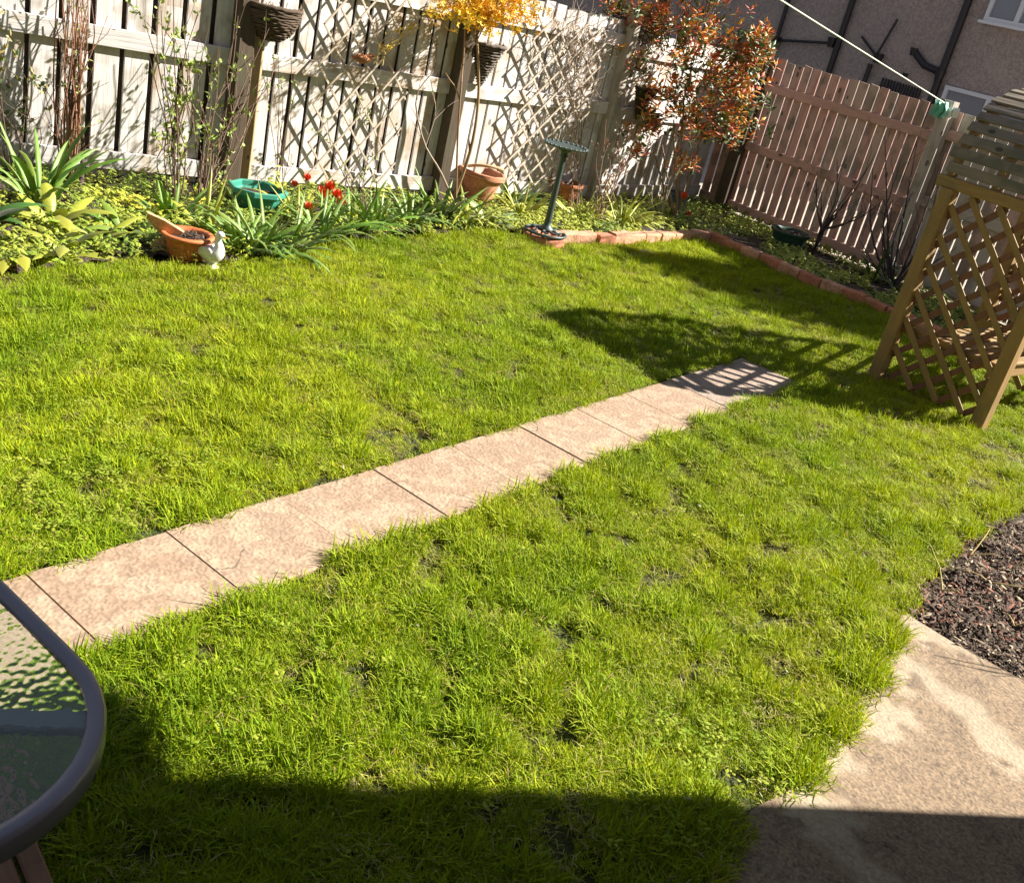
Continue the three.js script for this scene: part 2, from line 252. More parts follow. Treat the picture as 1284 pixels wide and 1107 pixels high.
// ------------------------------------------------------------------ concrete patio and mulch bed at the right
const patioTop = [G(1138, 772), G(1200, 810), G(1290, 858)];
{
  const c1 = G(1290, 858), far = c1.clone().addScaledVector(c1.clone().sub(patioTop[0]).normalize(), 2.2);
  const pts = [rightEdge[3].clone().addScaledVector(B, -0.03), ...patioTop.slice(0), far, V3(5.0, 0, -1.9), V3(2.6, 0, 0.6), V3(0.3, 0, 0.6), V3(0.42, 0, -0.9), ...rightEdge.slice(4).reverse().map(p => p.clone().add(V3(-0.05, 0, 0.03)))];
  const g = shapeSheet(pts, -0.05, 0.056); const uv = g.attributes.uv, ps = g.attributes.position; for (let i = 0; i < uv.count; i++) uv.setXY(i, ps.getX(i) * 0.5, ps.getZ(i) * 0.5);
  // concrete: brown weathered slab with pale worn laitance patches and a pale trowelled seam
  const seamA = G(1120, 820), seamB = G(1284, 950), seam2A = G(1000, 1005), seam2B = G(1100, 1107), blot = [[G(1100, 900), 0.13], [G(1015, 995), 0.14], [G(1050, 950), 0.09], [G(1130, 850), 0.06], [G(1150, 800), 0.07], [G(1275, 955), 0.07]];
  const map = tex(1024, (u, v) => {
    const x = u * 2, z = v * 2 - 4;
    const f = fbm(u * 12, v * 12, 12, 401), g2 = pn(u * 260, v * 260, 260, 403), g3 = pn(u * 460, v * 460, 460, 404), f2 = fbm(u * 30, v * 30, 30, 407);
    let c = mix3([0.21, 0.145, 0.09], [0.27, 0.195, 0.125], f); c = mix3(c, [0.13, 0.09, 0.06], sst(0.55, 0.8, f2) * 0.6);
    const k = 0.4 + 0.65 * g2 + 0.5 * g3 - 0.22 * sst(0.78, 0.9, pn(u * 120, v * 120, 120, 411)); c = c.map(q => q * k);
    let pale = 0; const w = (f2 - 0.5) * 0.2 + (f - 0.5) * 0.2 + (g2 - 0.5) * 0.06 + (g3 - 0.5) * 0.05;
    for (const [p, r] of blot) pale = Math.max(pale, sst(r, r * 0.72, Math.hypot(x - p.x, (z - p.z) * 1.0) + w));
    pale = Math.max(pale, sst(0.085, 0.03, segDist(x, z, seamA, seamB) + w * 0.5) * 0.9, sst(0.06, 0.02, segDist(x, z, seam2A, seam2B) + w * 0.4) * 0.7, sst(0.11, 0.06, segDist(x, z, patioTop[0], patioTop[2]) + w * 0.6) * 0.8);
    return mix3(c, [0.4 * (0.8 + 0.4 * g2), 0.33 * (0.8 + 0.4 * g2), 0.235 * (0.8 + 0.4 * g2)], pale * 0.75);
  });
  const bmp = tex(1024, (u, v) => { const b = 0.75 * pn(u * 256, v * 256, 256, 403) + 0.25 * fbm(u * 60, v * 60, 60, 407); return [b, b, b]; }, false);
  for (let i = 0; i < uv.count; i++) uv.setXY(i, ps.getX(i) / 2, (ps.getZ(i) + 4) / 2);
  struct('patio', g, std({ map, bumpMap: bmp, bumpScale: 0.0018, roughness: 0.95 }));
  // soil of the side bed
  const side = [rightEdge[0], rightEdge[1], rightEdge[2], rightEdge[3], ...patioTop.map(p => p.clone().add(V3(0, 0, 0.02))), far, V3(5.4, 0, -4.2), V3(4.2, 0, -4.9), V3(3.4, 0, -4.6)];
  const sp = [], si = [], suv = [], sm = new Map(), st = 0.04; const sv = (i, j) => { const k = i * 4096 + j; if (!sm.has(k)) { const x = 1 + i * st, z = -5.2 + j * st; const e = polyDist(side, x, z); sm.set(k, sp.length / 3); sp.push(x, -0.03 + Math.min(e, 0.25) * 0.16 + (noise(x * 9, z * 9, 12) - 0.5) * 0.05, z); suv.push(x, z); } return sm.get(k); };
  for (let i = 0; i < 115; i++) for (let j = 0; j < 80; j++) { const x = 1 + (i + 0.5) * st, z = -5.2 + (j + 0.5) * st; if (!inPoly(side, x, z)) continue; const a = sv(i, j), b = sv(i + 1, j), c = sv(i + 1, j + 1), d = sv(i, j + 1); si.push(a, d, c, a, c, b); }
  struct('side_bed', rawGeo(sp, si, suv), M.soil);
  // bark mulch and dry litter
  const chip = (() => { const g = leafGeo(0.03, 0.011, { seg: 2, bend: 0.5, fold: 0.5, c: [1, 1, 1], base: 0.6 }); return g; })();
  const N = 26000, im = new THREE.InstancedMesh(chip, std({ roughness: 0.9, side: THREE.DoubleSide }), N); let k = 0; const q = new THREE.Quaternion(), mm = new THREE.Matrix4();
  while (k < N) { const x = rr(1.0, 4.4), z = rr(-5.0, -2.2); if (!inPoly(side, x, z)) continue; const e = polyDist(side, x, z); q.setFromEuler(new THREE.Euler(Math.PI / 2 + gauss() * 0.7, rr(0, 6.28), gauss() * 0.8, 'YXZ')); const s = rr(0.4, 1.3); mm.compose(V3(x, -0.025 + Math.min(e, 0.25) * 0.16 + (noise(x * 9, z * 9, 12) - 0.5) * 0.05 + rr(0, 0.018), z), q, V3(s * rr(0.7, 1.4), s * rr(0.5, 1.8), s)); im.setMatrixAt(k, mm);
    const nearKerb = noise(x * 2.3, z * 2.3, 15); const t = rnd(); const c = t < 0.45 ? col(0.085, 0.055, 0.038) : t < 0.7 ? col(0.15, 0.095, 0.065) : t < 0.88 ? (nearKerb > 0.45 ? col(0.24, 0.09, 0.055) : col(0.26, 0.19, 0.13)) : col(0.46, 0.37, 0.25); im.setColorAt(k, c.multiplyScalar(rr(0.7, 1.3))); k++; }
  im.name = 'bark_mulch'; im.castShadow = im.receiveShadow = true; im.userData = { kind: 'stuff', label: 'brown bark mulch and dry litter covering the side bed', category: 'mulch' }; scene.add(im);
  // dead stalks poking out of the mulch
  const list = []; for (const [px, py] of [[1240, 735], [1265, 720], [1215, 700], [1180, 745], [1270, 790]]) { const b = G(px, py); for (let i = 0; i < 2; i++) list.push(tube(wander(b.clone().setY(0.02), V3(gauss(), 0.35, gauss()), rr(0.1, 0.22), 4, 0.25, 0.1), 0.004, 0.002, 5, tint([0.5, 0.38, 0.16], 0.3))); }
  single('dead_stalks', mergeGeometries(list), M.stem, 'scattered straw coloured dead stalks lying on the bark mulch', 'stalks').userData.kind = 'stuff';
  // bare twiggy rose standing just beyond the view, whose twigs shade the patio
  const o = thing('bare_rose', 'bare twiggy rose bush in the mulch bed beside the patio', 'rose bush', V3(0, 0, 0)); const tw = [];
  const base = V3(3.0, 0.03, -3.55);
  for (let i = 0; i < 7; i++) { const a = wander(base, V3(gauss() * 0.6, 1, gauss() * 0.6), rr(0.45, 0.85), 6, 0.12); tw.push(tube(a, 0.006, 0.003, 5, tint([0.1, 0.07, 0.05]))); for (let j = 2; j < 6; j++) tw.push(tube(wander(a[j], V3(gauss(), 0.5, gauss()), rr(0.08, 0.2), 3, 0.2), 0.003, 0.0015, 4, tint([0.1, 0.07, 0.05]))); }
  mesh('stems', mergeGeometries(tw), M.stem, o);
}

// ------------------------------------------------------------------ lawn grass
{
  const grass = new THREE.Group(); grass.name = 'lawn_grass'; grass.userData = { kind: 'stuff', label: 'bright green uneven lawn grass growing around the slab path', category: 'grass' }; scene.add(grass);
  const mat = new THREE.MeshPhysicalMaterial({ vertexColors: true, roughness: 0.75, specularIntensity: 0.3, transmission: 0.45, thickness: 0, side: THREE.DoubleSide });
  function tuft(n, rad, h0, h1, w, lean) {
    const list = [];
    for (let i = 0; i < n; i++) {
      const L = rr(h0, h1), dry = rnd() < 0.06, c = dry ? [1.7, 1.2, 9] : tint([1, 1, 1], 0.22, 0.18); const g = leafGeo(L, w * rr(0.7, 1.25), { seg: 3, bend: rr(0.2, 1.5), fold: 0.3, c, shape: 0.35, base: 0.55 });
      const a = rnd() * 6.283, r = Math.sqrt(rnd()) * rad; const q = rotY(rnd() * 6.283).multiply(new THREE.Quaternion().setFromAxisAngle(V3(1, 0, 0), Math.abs(gauss()) * lean));
      xf(g, V3(Math.cos(a) * r, -0.012, Math.sin(a) * r), q); list.push(g);
    }
    return mergeGeometries(list);
  }
  const kinds = [tuft(20, 0.032, 0.02, 0.05, 0.003, 0.8), tuft(18, 0.03, 0.025, 0.06, 0.0034, 0.65), tuft(20, 0.036, 0.018, 0.042, 0.003, 1.0), tuft(14, 0.026, 0.035, 0.08, 0.0034, 0.7)];
  const mats = kinds.map(() => []), cols = kinds.map(() => []); const mm = new THREE.Matrix4();
  const bounds = [-4.6, 5.2, -10.2, -0.9];
  const cyl = 1;
  const nTry = 270000;
  for (let i = 0; i < nTry; i++) {
    const x = rr(bounds[0], bounds[1]), z = rr(bounds[2], bounds[3]);
    if (!inPoly(lawnPoly, x, z)) continue;
    const dist = Math.hypot(x, z); if (Math.abs(x) > 1.0 - z * 0.66) continue;
    if (dist > 5.5 && rnd() < 0.32) continue;
    if (onPath(x, z, -0.006 + (noise(x * 14, z * 14, 41) - 0.5) * 0.05)) continue;
    const e = polyDist(lawnPoly, x, z);
    const patch = noise(x * 1.7, z * 1.7, 21) * 0.6 + noise(x * 5.5, z * 5.5, 22) * 0.4, holes = noise(x * 11, z * 11, 23) * 0.65 + noise(x * 27, z * 27, 24) * 0.35;
    if (dist < 0) continue;
    if (holes < 0.31 && rnd() < 0.85) continue;
    const edge = Math.min(1, Math.min(e, Math.abs(Math.abs(pathPos(x, z)[1]) - pW / 2)) / 0.1);
    const k = holes > 0.62 && rnd() < 0.5 ? 3 : patch > 0.52 ? (rnd() < 0.6 ? 1 : 0) : (rnd() < 0.6 ? 2 : 0);
    const s = rr(0.75, 1.2) * lerp(1.05, 1, edge) * lerp(0.5, 1.6, clamp((holes - 0.25) / 0.5, 0, 1));
    mm.compose(V3(x, lawnH(x, z), z), rotY(rnd() * 6.283).multiply(new THREE.Quaternion().setFromAxisAngle(V3(1, 0, 0), gauss() * 0.18)), V3(s, s * rr(0.85, 1.2), s)); mats[k].push(mm.clone());
    const yel = clamp(noise(x * 0.8 + 4, z * 0.8, 31) * 0.5 + noise(x * 3.3, z * 3.3, 32) * 0.35 + rnd() * 0.3 - 0.08, 0, 1);
    const c = mix3([0.225, 0.35, 0.003], [0.5, 0.52, 0.004], yel); const v = rr(0.8, 1.2); cols[k].push(col(c[0] * v, c[1] * v, c[2] * v));
  }
  kinds.forEach((g, k) => { const im = new THREE.InstancedMesh(g, mat, mats[k].length); mats[k].forEach((m, i) => { im.setMatrixAt(i, m); im.setColorAt(i, cols[k][i]); }); im.name = 'grass_tuft'; im.userData.kind = 'stuff'; im.castShadow = im.receiveShadow = true; grass.add(im); });
  console.log('tufts', mats.map(m => m.length).join(' '));
  // dry brown thatch between the tufts
  { const tl = []; for (let i = 0; i < 14; i++) { const g = leafGeo(rr(0.02, 0.05), rr(0.0015, 0.003), { seg: 2, bend: rr(0.3, 1.6), c: tint(pick([[0.36, 0.3, 0.07], [0.26, 0.2, 0.05], [0.45, 0.42, 0.1], [0.3, 0.32, 0.03]]), 0.3), base: 0.6 }); tl.push(xf(g, V3(gauss() * 0.035, rr(0, 0.012), gauss() * 0.035), rotY(rnd() * 6.28).multiply(new THREE.Quaternion().setFromAxisAngle(V3(1, 0, 0), rr(0.7, 1.5))))); }
    const tg = mergeGeometries(tl), tm = []; for (let i = 0; i < 16000; i++) { const x = rr(-4.6, 4.6), z = rr(-9, -1); if (Math.abs(x) > 1.0 - z * 0.66 || !inPoly(lawnPoly, x, z) || onPath(x, z, -0.02)) continue; tm.push(new THREE.Matrix4().compose(V3(x, lawnH(x, z), z), rotY(rnd() * 6.28), V3(1, 1, 1).multiplyScalar(rr(0.7, 1.3)))); }
    const im = new THREE.InstancedMesh(tg, M.leaf, tm.length); tm.forEach((m, i) => im.setMatrixAt(i, m)); im.name = 'dry_thatch'; im.userData.kind = 'stuff'; im.castShadow = im.receiveShadow = true; grass.add(im); }
  // low broad-leaved weeds and clover patches
  const wl = []; for (let i = 0; i < 9; i++) wl.push(xf(leafGeo(rr(0.011, 0.02), rr(0.008, 0.012), { seg: 2, bend: 0.7, c: tint([1, 1, 1], 0.2) }), V3(gauss() * 0.022, rr(0.015, 0.04), gauss() * 0.022), rotY(rnd() * 6.28).multiply(new THREE.Quaternion().setFromAxisAngle(V3(1, 0, 0), rr(0.5, 1.3)))));
  const wg = mergeGeometries(wl), spots = [[880, 925, 0.2, 26], [905, 960, 0.18, 18], [60, 460, 0.5, 70], [110, 610, 0.5, 90], [60, 650, 0.3, 50], [180, 590, 0.3, 40], [840, 1040, 0.15, 20], [500, 300 + 20, 0.4, 20], [260, 880, 0.2, 20]]; const wm = [];
  for (const [px, py, r, n] of spots) { const p = G(px, py); for (let i = 0; i < n; i++) wm.push(V3(p.x + gauss() * r, 0, p.z + gauss() * r)); }
  for (let i = 0; i < 500; i++) { const x = rr(-3.5, 4), z = rr(-8.5, -1.6); if (inPoly(lawnPoly, x, z)) wm.push(V3(x, 0, z)); }
  const ok = wm.filter(p => inPoly(lawnPoly, p.x, p.z) && !onPath(p.x, p.z, -0.03)); const im = new THREE.InstancedMesh(wg, mat, ok.length);
  ok.forEach((p, i) => { const s = rr(0.7, 1.25); mm.compose(V3(p.x, lawnH(p.x, p.z), p.z), rotY(rnd() * 6.28), V3(s, s, s)); im.setMatrixAt(i, mm); const c = mix3([0.22, 0.34, 0.012], [0.42, 0.47, 0.05], rnd()); im.setColorAt(i, col(...c)); });
  im.name = 'lawn_weed'; im.userData = { kind: 'stuff', label: 'small round leaved weeds and clover in the lawn', category: 'weeds' }; im.castShadow = im.receiveShadow = true; scene.add(im);
}
// pale fallen petals and bits lying on the grass
[[46, 415], [876, 632], [857, 1000], [430, 583], [525, 785]].forEach(([px, py], i) => {
  const p = G(px, py, 0.05); const g = leafGeo(rr(0.015, 0.03), rr(0.008, 0.014), { seg: 2, bend: 0.6, c: tint([0.42, 0.37, 0.28], 0.2) }); const m = single('fallen_petal', g, M.petal, 'pale dry petal fallen on the lawn grass', 'petal', p, 'pale petals fallen on the lawn'); m.rotation.set(1.2 + gauss() * 0.3, rnd() * 6.28, 0, 'YXZ');
});

// ------------------------------------------------------------------ fences
function post(p, h, w, n, mat, label, lean = 0) {
  const g = thing('fence_post', label, 'post', p); const m = mesh('shaft', plank(h + 0.06, w, w, { seg: 4, wob: 0.003, ch: 0.008 }), mat, g);
  placeBetween(m, V3(0, -0.06, 0), V3(0, h, 0).addScaledVector(A, lean), n); return g;
}
function fencePanel({ p0, p1, n, h = 1.8, pitch = 0.155, gap = 0.028, rails, mats, back, label, group, front = 0.02, drop = 0.05, railMats, ht = 0.019, topJit = 0.02, base = [0, 0], hs, railW = 0.1, railSide = 1 }) {
  const o = thing('board_fence', label, 'fence', V3(0, 0, 0), group); const d = p1.clone().sub(p0), L = d.length(); d.normalize(); const N = Math.round(L / pitch), pi = L / N;
  const H0 = hs ? hs[0] : h, H1 = hs ? hs[1] : h;
  for (let i = 0; i < N; i++) {
    const t = (i + 0.5) * pi, y0 = drop + rr(-0.015, 0.015), b = p0.clone().addScaledVector(d, t).addScaledVector(n, -front); const y1 = lerp(H0, H1, t / L) + rr(-topJit, topJit);
    bar('board', b.clone().setY(y0), b.clone().setY(y1).addScaledVector(d, rr(-0.006, 0.006)), pi - gap + rr(-0.006, 0.006), ht, n, pick(mats), o, { seg: 2, wob: 0.003, top: 0.015 });
  }
  if (back) for (let i = 0; i <= N; i++) { const t = clamp(i * pi, 0.03, L - 0.03), b = p0.clone().addScaledVector(d, t).addScaledVector(n, -front - 0.07); bar('back_board', b.clone().setY(drop), b.clone().setY(h), pi - gap, ht, n, back, o, { seg: 1 }); }  // added second row, coloured dark for the shade behind the gaps
  for (const [y0, y1] of rails) { const off = railSide * (0.018) ; const a = p0.clone().addScaledVector(d, 0.03).addScaledVector(n, -front + ht / 2 + 0.019).setY(y0), b = p1.clone().addScaledVector(d, -0.03).addScaledVector(n, -front + ht / 2 + 0.019).setY(y1); bar('rail', a, b, railW, 0.034, n, pick(railMats ?? mats), o, { seg: 4, wob: 0.003 }); }
  return o;
}
const nrm = (p0, p1) => { const d = p1.clone().sub(p0).normalize(); const n = V3(-d.z, 0, d.x); const mid = p0.clone().add(p1).multiplyScalar(0.5); if (n.dot(V3(0.5, 0, -5).sub(mid)) < 0) n.negate(); return n; };
const pale = [M.fencePale, M.fencePale2, M.fencePale3], pink = [M.fencePink, M.fencePink, M.fencePink2, M.fencePink2];
const n1 = nrm(fp.p1, fp.p2), n0 = nrm(fp.end, fp.p1), n2 = nrm(fp.p2, fp.p3), n3 = nrm(fp.p3, fp.c), nf = nrm(fp.a, fp.b);
const railTop = (p, px, py) => hAt(p, px, py);
const G1 = 'panels of the pale weathered fence';
fencePanel({ p0: fp.end, p1: fp.p1, n: n0, h: 1.82, pitch: 0.205, gap: 0.034, rails: [[0.2, 0.15], [1.03, 0.98], [1.6, 1.58]], railW: 0.125, mats: pale, back: M.fenceGapShade, label: 'pale weathered fence panel of wide boards behind the bare climbing rose', group: G1 });
fencePanel({ p0: fp.p1, p1: fp.p2, n: n1, h: 1.82, pitch: 0.155, gap: 0.027, rails: [[0.15, 0.15], [0.98, 0.99], [1.6, 1.6]], railW: 0.12, mats: pale, back: M.fenceGapShade, label: 'pale weathered fence panel behind the tulips and a diamond trellis', group: G1 });
fencePanel({ p0: fp.p2, p1: fp.p3, n: n2, h: 1.8, pitch: 0.15, gap: 0.018, rails: [[0.15, 0.15], [0.98, 0.98], [1.62, 1.62]], railW: 0.12, mats: pale, back: M.fenceGapShade, label: 'pale weathered fence panel behind the bird bath with dried climber', group: G1 });
fencePanel({ p0: fp.p3, p1: fp.c, n: n3, h: 1.72, pitch: 0.15, gap: 0.016, rails: [[0.15, 0.15], [0.95, 0.95], [1.55, 1.55]], railW: 0.12, mats: pale, back: M.fenceGapShade, label: 'pale fence panel half hidden by the orange leaved shrub in the corner', group: G1 });
post(fp.p1.clone().addScaledVector(n1, 0.05), 2.0, 0.13, n1, M.post, 'dark brown fence post beside the twiggy rose shrub');
single('fence_batten', plank(1.25, 0.075, 0.04, { seg: 3, wob: 0.003 }), M.postTan, 'tan timber batten standing against the dark post above green planter', 'batten', fp.p1.clone().addScaledVector(A, 0.14).addScaledVector(n1, 0.03));
post(fp.p2.clone().addScaledVector(n2, 0.05), 2.0, 0.12, n1, M.post, 'olive brown fence post under the yellow flowering branches');
post(fp.p3.clone().addScaledVector(n2, 0.04), 1.86, 0.11, n2, M.fenceGrey, 'grey brown fence post between bird bath and orange shrub');
const fA = fp.a, fB = fp.b, G2 = 'panels of the pinkish brown back fence';
const hA = hAt(fA, 985, 76), hB = hAt(fB, 1190, 134), rA = hAt(fA, 980, 113), rB = hAt(fB, 1175, 172), mA = hAt(fA, 952, 186), mB = hAt(fB, 1140, 256);
console.log('fence2 heights', hA, hB, rA, rB, mA, mB);
fencePanel({ p0: fp.c, p1: fA, n: nf, h: hA - 0.04, pitch: 0.11, gap: 0.012, rails: [[0.12, 0.12], [mA, mA]], mats: pink, label: 'short pinkish fence panel between the corner and the mossy post', group: G2 });
fencePanel({ p0: fA, p1: fB, n: nf, hs: [hA, hB], pitch: 0.12, gap: 0.018, rails: [[0.12, 0.14], [mA, mB], [rA, rB]], mats: [M.fencePink, M.fencePink, M.fencePink2, M.fenceGreyPink], railMats: [M.fencePink], railW: 0.095, label: 'pinkish brown slatted fence panel with light through its gaps', group: G2, topJit: 0.012 });
fencePanel({ p0: fB, p1: fp.r, n: nf, hs: [hB - 0.02, hB - 0.05], pitch: 0.135, gap: 0.015, rails: [[0.14, 0.14], [0.85, 0.85], [1.5, 1.5]], mats: [M.fenceGrey, M.fenceGrey, M.fencePink2], label: 'greyish slatted fence panel behind the arbour', group: G2 });
post(fA.clone().addScaledVector(nf, 0.06), hA + 0.08, 0.13, nf, M.post, 'mossy dark fence post between the orange shrub and slatted panel', 0);
post(fB.clone().addScaledVector(nf, 0.06), hB + 0.06, 0.12, nf, M.fenceGrey, 'grey fence post carrying the washing line and mint pegs');

{ // evergreen in the next garden, beyond the view: its crown shades the strip of lawn beside the back bed
  const o = thing('evergreen_tree', 'tall evergreen tree in the neighbouring garden beyond the back fence', 'tree'); const lv = [], st = []; const T0 = 8, base = V3(9.4, -0.06, -11.3);
  for (const [x, z, r, t] of [[0.8, -8.98, 0.22, 8], [1.2, -9.0, 0.34, 8], [1.7, -8.85, 0.42, 8], [2.2, -8.65, 0.55, 8], [2.7, -8.5, 0.55, 8], [3.2, -8.5, 0.5, 7.6], [3.4, -8.95, 0.6, 7], [2.6, -9.1, 0.5, 7.6], [4.0, -9.0, 0.6, 6.6], [4.6, -9.3, 0.6, 6], [1.9, -9.3, 0.4, 7.8]]) {
    const c = V3(x + Math.cos(AZ) * t, t * Math.tan(EL), z - Math.sin(AZ) * t); st.push(tube(curvePts([V3(base.x, c.y * 0.55, base.z), V3(lerp(base.x, c.x, 0.5), c.y * 0.8, lerp(base.z, c.z, 0.5)), c], 5), 0.04, 0.01, 5, [0.1, 0.07, 0.05]));
    for (let i = 0; i < 2400 * r; i++) { const d = V3(gauss(), gauss(), gauss()).multiplyScalar(r * 0.75); lv.push(xf(leafGeo(rr(0.1, 0.18), rr(0.05, 0.08), { seg: 2, bend: 0.6, c: tint([0.05, 0.1, 0.03], 0.3) }), c.clone().add(d), new THREE.Quaternion().setFromEuler(new THREE.Euler(gauss() * 2, rnd() * 6, gauss() * 2)))); }
  }
  st.push(tube([base, V3(9.35, 2.5, -11.3), V3(9.4, 4.2, -11.3)], 0.11, 0.05, 8, [0.1, 0.07, 0.05])); mesh('trunk', mergeGeometries(st), M.stem, o); mesh('crown', mergeGeometries(lv), M.leaf, o);
}
// trellises: each slat its own piece, two layers
function trellis(label, c, d, n, w, h, pitch, y0, wid = 0.022, skew = 1) {
  const o = thing('diamond_trellis', label, 'trellis');
  for (const s of [-1, 1]) for (let k = -20; k < 40; k++) {
    // line u = u0 + s*v*skew clipped to the rectangle
    const u0 = k * pitch; const pts = []; const at = v => u0 + s * v / skew;
    let v0 = 0, v1 = h; const vA = s * skew * (0 - u0), vB = s * skew * (w - u0); v0 = Math.max(v0, Math.min(vA, vB)); v1 = Math.min(v1, Math.max(vA, vB)); if (v1 - v0 < 0.08) continue;
    const P = v => c.clone().addScaledVector(d, at(v)).addScaledVector(n, s > 0 ? 0.012 : 0).setY(y0 + v + (rnd() - 0.5) * 0.01);
    bar('slat', P(v0), P(v1), wid, 0.01, n, M.trellis, o, { ch: 0.002 });
  }
  return o;
}
{
  const d1 = fp.p2.clone().sub(fp.p1).normalize();
  trellis('thin diamond trellis hung on the fence above the red tulips', fp.p1.clone().addScaledVector(d1, 0.62).addScaledVector(n1, 0.09), d1, n1, 0.85, 1.62, 0.235, 0.15, 0.017, 1.25);
  const d2 = fp.p3.clone().sub(fp.p2).normalize();
  trellis('diamond trellis on the fence behind the bird bath', fp.p2.clone().addScaledVector(d2, 0.72).addScaledVector(n2, 0.09), d2, n2, 0.95, 1.5, 0.215, 0.2, 0.02, 1.0);
}

// ------------------------------------------------------------------ neighbouring house beyond the back fence
{
  const wp = fA.clone().addScaledVector(A, 9), wn = A.clone().negate();
  const o = thing('neighbour_house', 'grey roughcast neighbouring house with black drainpipes beyond the back fence', 'house');
  const c0 = onPlane(wp, wn, 700, 0), c1 = onPlane(wp, wn, 1500, 150); const len = V3(c1.x - c0.x, 0, c1.z - c0.z).length() + 2; const H2 = 6.3;
  const start = V3(c0.x, 0, c0.z).addScaledVector(B, -1);
  const box = (a0, a1, b0, b1, y0, y1) => { const g = new THREE.BoxGeometry(b1 - b0, y1 - y0, a1 - a0); const m4 = new THREE.Matrix4().makeBasis(B, V3(0, 1, 0), B.clone().cross(V3(0, 1, 0))); const uv = g.attributes.uv, nn = g.attributes.normal, pp = g.attributes.position; for (let i = 0; i < uv.count; i++) uv.setXY(i, (Math.abs(nn.getX(i)) > 0.5 ? pp.getZ(i) : pp.getX(i)) * 0.5, pp.getY(i) * 0.5); g.applyMatrix4(m4); const ctr = start.clone().addScaledVector(A, (a0 + a1) / 2).addScaledVector(B, (b0 + b1) / 2); g.translate(ctr.x, (y0 + y1) / 2, ctr.z); return g; };
  mesh('wall', box(0, 7, 0, len, -0.06, H2), M.render, o);
  const roof = new THREE.BufferGeometry(); const R = (a, b, y) => start.clone().addScaledVector(A, a).addScaledVector(B, b).setY(y); const rp = [R(-0.35, -0.3, H2 + 0.01), R(-0.35, len + 0.3, H2 + 0.01), R(3.5, len + 0.3, 8.6), R(3.5, -0.3, 8.6), R(7.35, -0.3, H2 + 0.01), R(7.35, len + 0.3, H2 + 0.01)];
  mesh('roof', rawGeo(rp.flatMap(p => [p.x, p.y, p.z]), [0, 1, 2, 0, 2, 3, 3, 2, 5, 3, 5, 4, 0, 3, 4, 1, 5, 2, 0, 4, 5, 0, 5, 1]), std({ color: col(0.09, 0.07, 0.065), side: THREE.DoubleSide }), o);
  const Wp = (px, py, off = 0.06) => onPlane(wp.clone().addScaledVector(wn, off), wn, px, py);
  const pipe = (name, pts, r) => mesh(name, tube(pts.map(p => Wp(p[0], p[1], 0.09)), r, r, 10, [1, 1, 1]), M.blackPipe, o);
  const dn = (px, py, y) => { const p = Wp(px, py, 0.09); return p.clone().setY(y); };
  const vp = (name, px, py, yTop, r) => { const p = Wp(px, py, 0.09); return mesh(name, tube([p.clone().setY(0), p.clone().setY(yTop)], r, r, 10, [1, 1, 1]), M.blackPipe, o); };
  // soil stack, downpipe, thin waste pipes
  vp('soil_pipe', 1048, 65, H2, 0.065); vp('soil_pipe', 1185, 80, H2, 0.07); vp('downpipe', 983, 20, 4.6, 0.045);
  const stub = Wp(1092, 80, 0.09); mesh('waste_pipe', tube([stub.clone().setY(0), stub], 0.05, 0.05, 10, [1, 1, 1]), M.blackPipe, o);
  pipe('waste_pipe', [[972, 50], [1045, 54]], 0.028); pipe('waste_pipe', [[1099, 70], [1126, 24]], 0.024); pipe('waste_pipe', [[1099, 70], [1081, 46]], 0.024); pipe('branch_pipe', [[1178, 90], [1160, 82], [1148, 66]], 0.065);
  const hop = (px, py, w, h) => { const p = Wp(px, py, 0.11); const g = new THREE.CylinderGeometry(w / 2, w * 0.33, h, 8); g.translate(p.x, p.y, p.z); mesh('hopper', g, M.blackPipe, o); };
  hop(972, 52, 0.24, 0.2); hop(1043, 53, 0.2, 0.18); hop(1101, 73, 0.22, 0.18); hop(1178, 96, 0.2, 0.22); hop(1146, 65, 0.16, 0.14);
  hop(1135, 95, 0.12, 0.1);
  // vent grille of ribs
  for (let i = 0; i < 14; i++) { const p = Wp(1106 + i * 3.6, 104 + i * 1.1, 0.05); const g = new THREE.BoxGeometry(0.03, 0.2, 0.03); g.applyMatrix4(new THREE.Matrix4().makeRotationY(Math.atan2(-B.z, B.x))); g.translate(p.x, p.y, p.z); mesh('vent_rib', g, M.blackPipe, o); }
  // windows
  const win = (px0, py0, wid, hgt, label, mull) => {
    const p = Wp(px0, py0, 0.0), w = mesh('window', new THREE.BoxGeometry(wid - 0.1, hgt - 0.1, 0.02), new THREE.MeshPhysicalMaterial({ color: col(0.22, 0.24, 0.28), roughness: 0.12, metalness: 0, clearcoat: 0.6 }), o); w.userData.label = label;
    w.quaternion.setFromRotationMatrix(new THREE.Matrix4().makeBasis(B, V3(0, 1, 0), B.clone().cross(V3(0, 1, 0)))); w.position.copy(p).addScaledVector(B, wid / 2).addScaledVector(wn, 0.025).setY(p.y + hgt / 2);
    const fr = (x, y, a, b, dz = 0.03) => { const g = new THREE.BoxGeometry(a, b, 0.07); g.translate(x, y, dz); const m = mesh('frame', g, M.upvc, w); return m; };
    fr(-wid / 2 + 0.035, 0, 0.07, hgt); fr(wid / 2 - 0.035, 0, 0.07, hgt); fr(0, hgt / 2 - 0.035, wid - 0.142, 0.07); fr(0, -hgt / 2 + 0.035, wid - 0.142, 0.07); for (const x of mull) fr(x, 0, 0.08, hgt - 0.142, 0.032);
    const g = new THREE.BoxGeometry(wid + 0.1, 0.05, 0.16); g.translate(0, -hgt / 2 - 0.028, 0.06); mesh('sill', g, M.upvc, w);
    return w;
  };
  win(1236, 26, 1.2, 1.25, 'frosted upstairs window in a white frame', [0]);
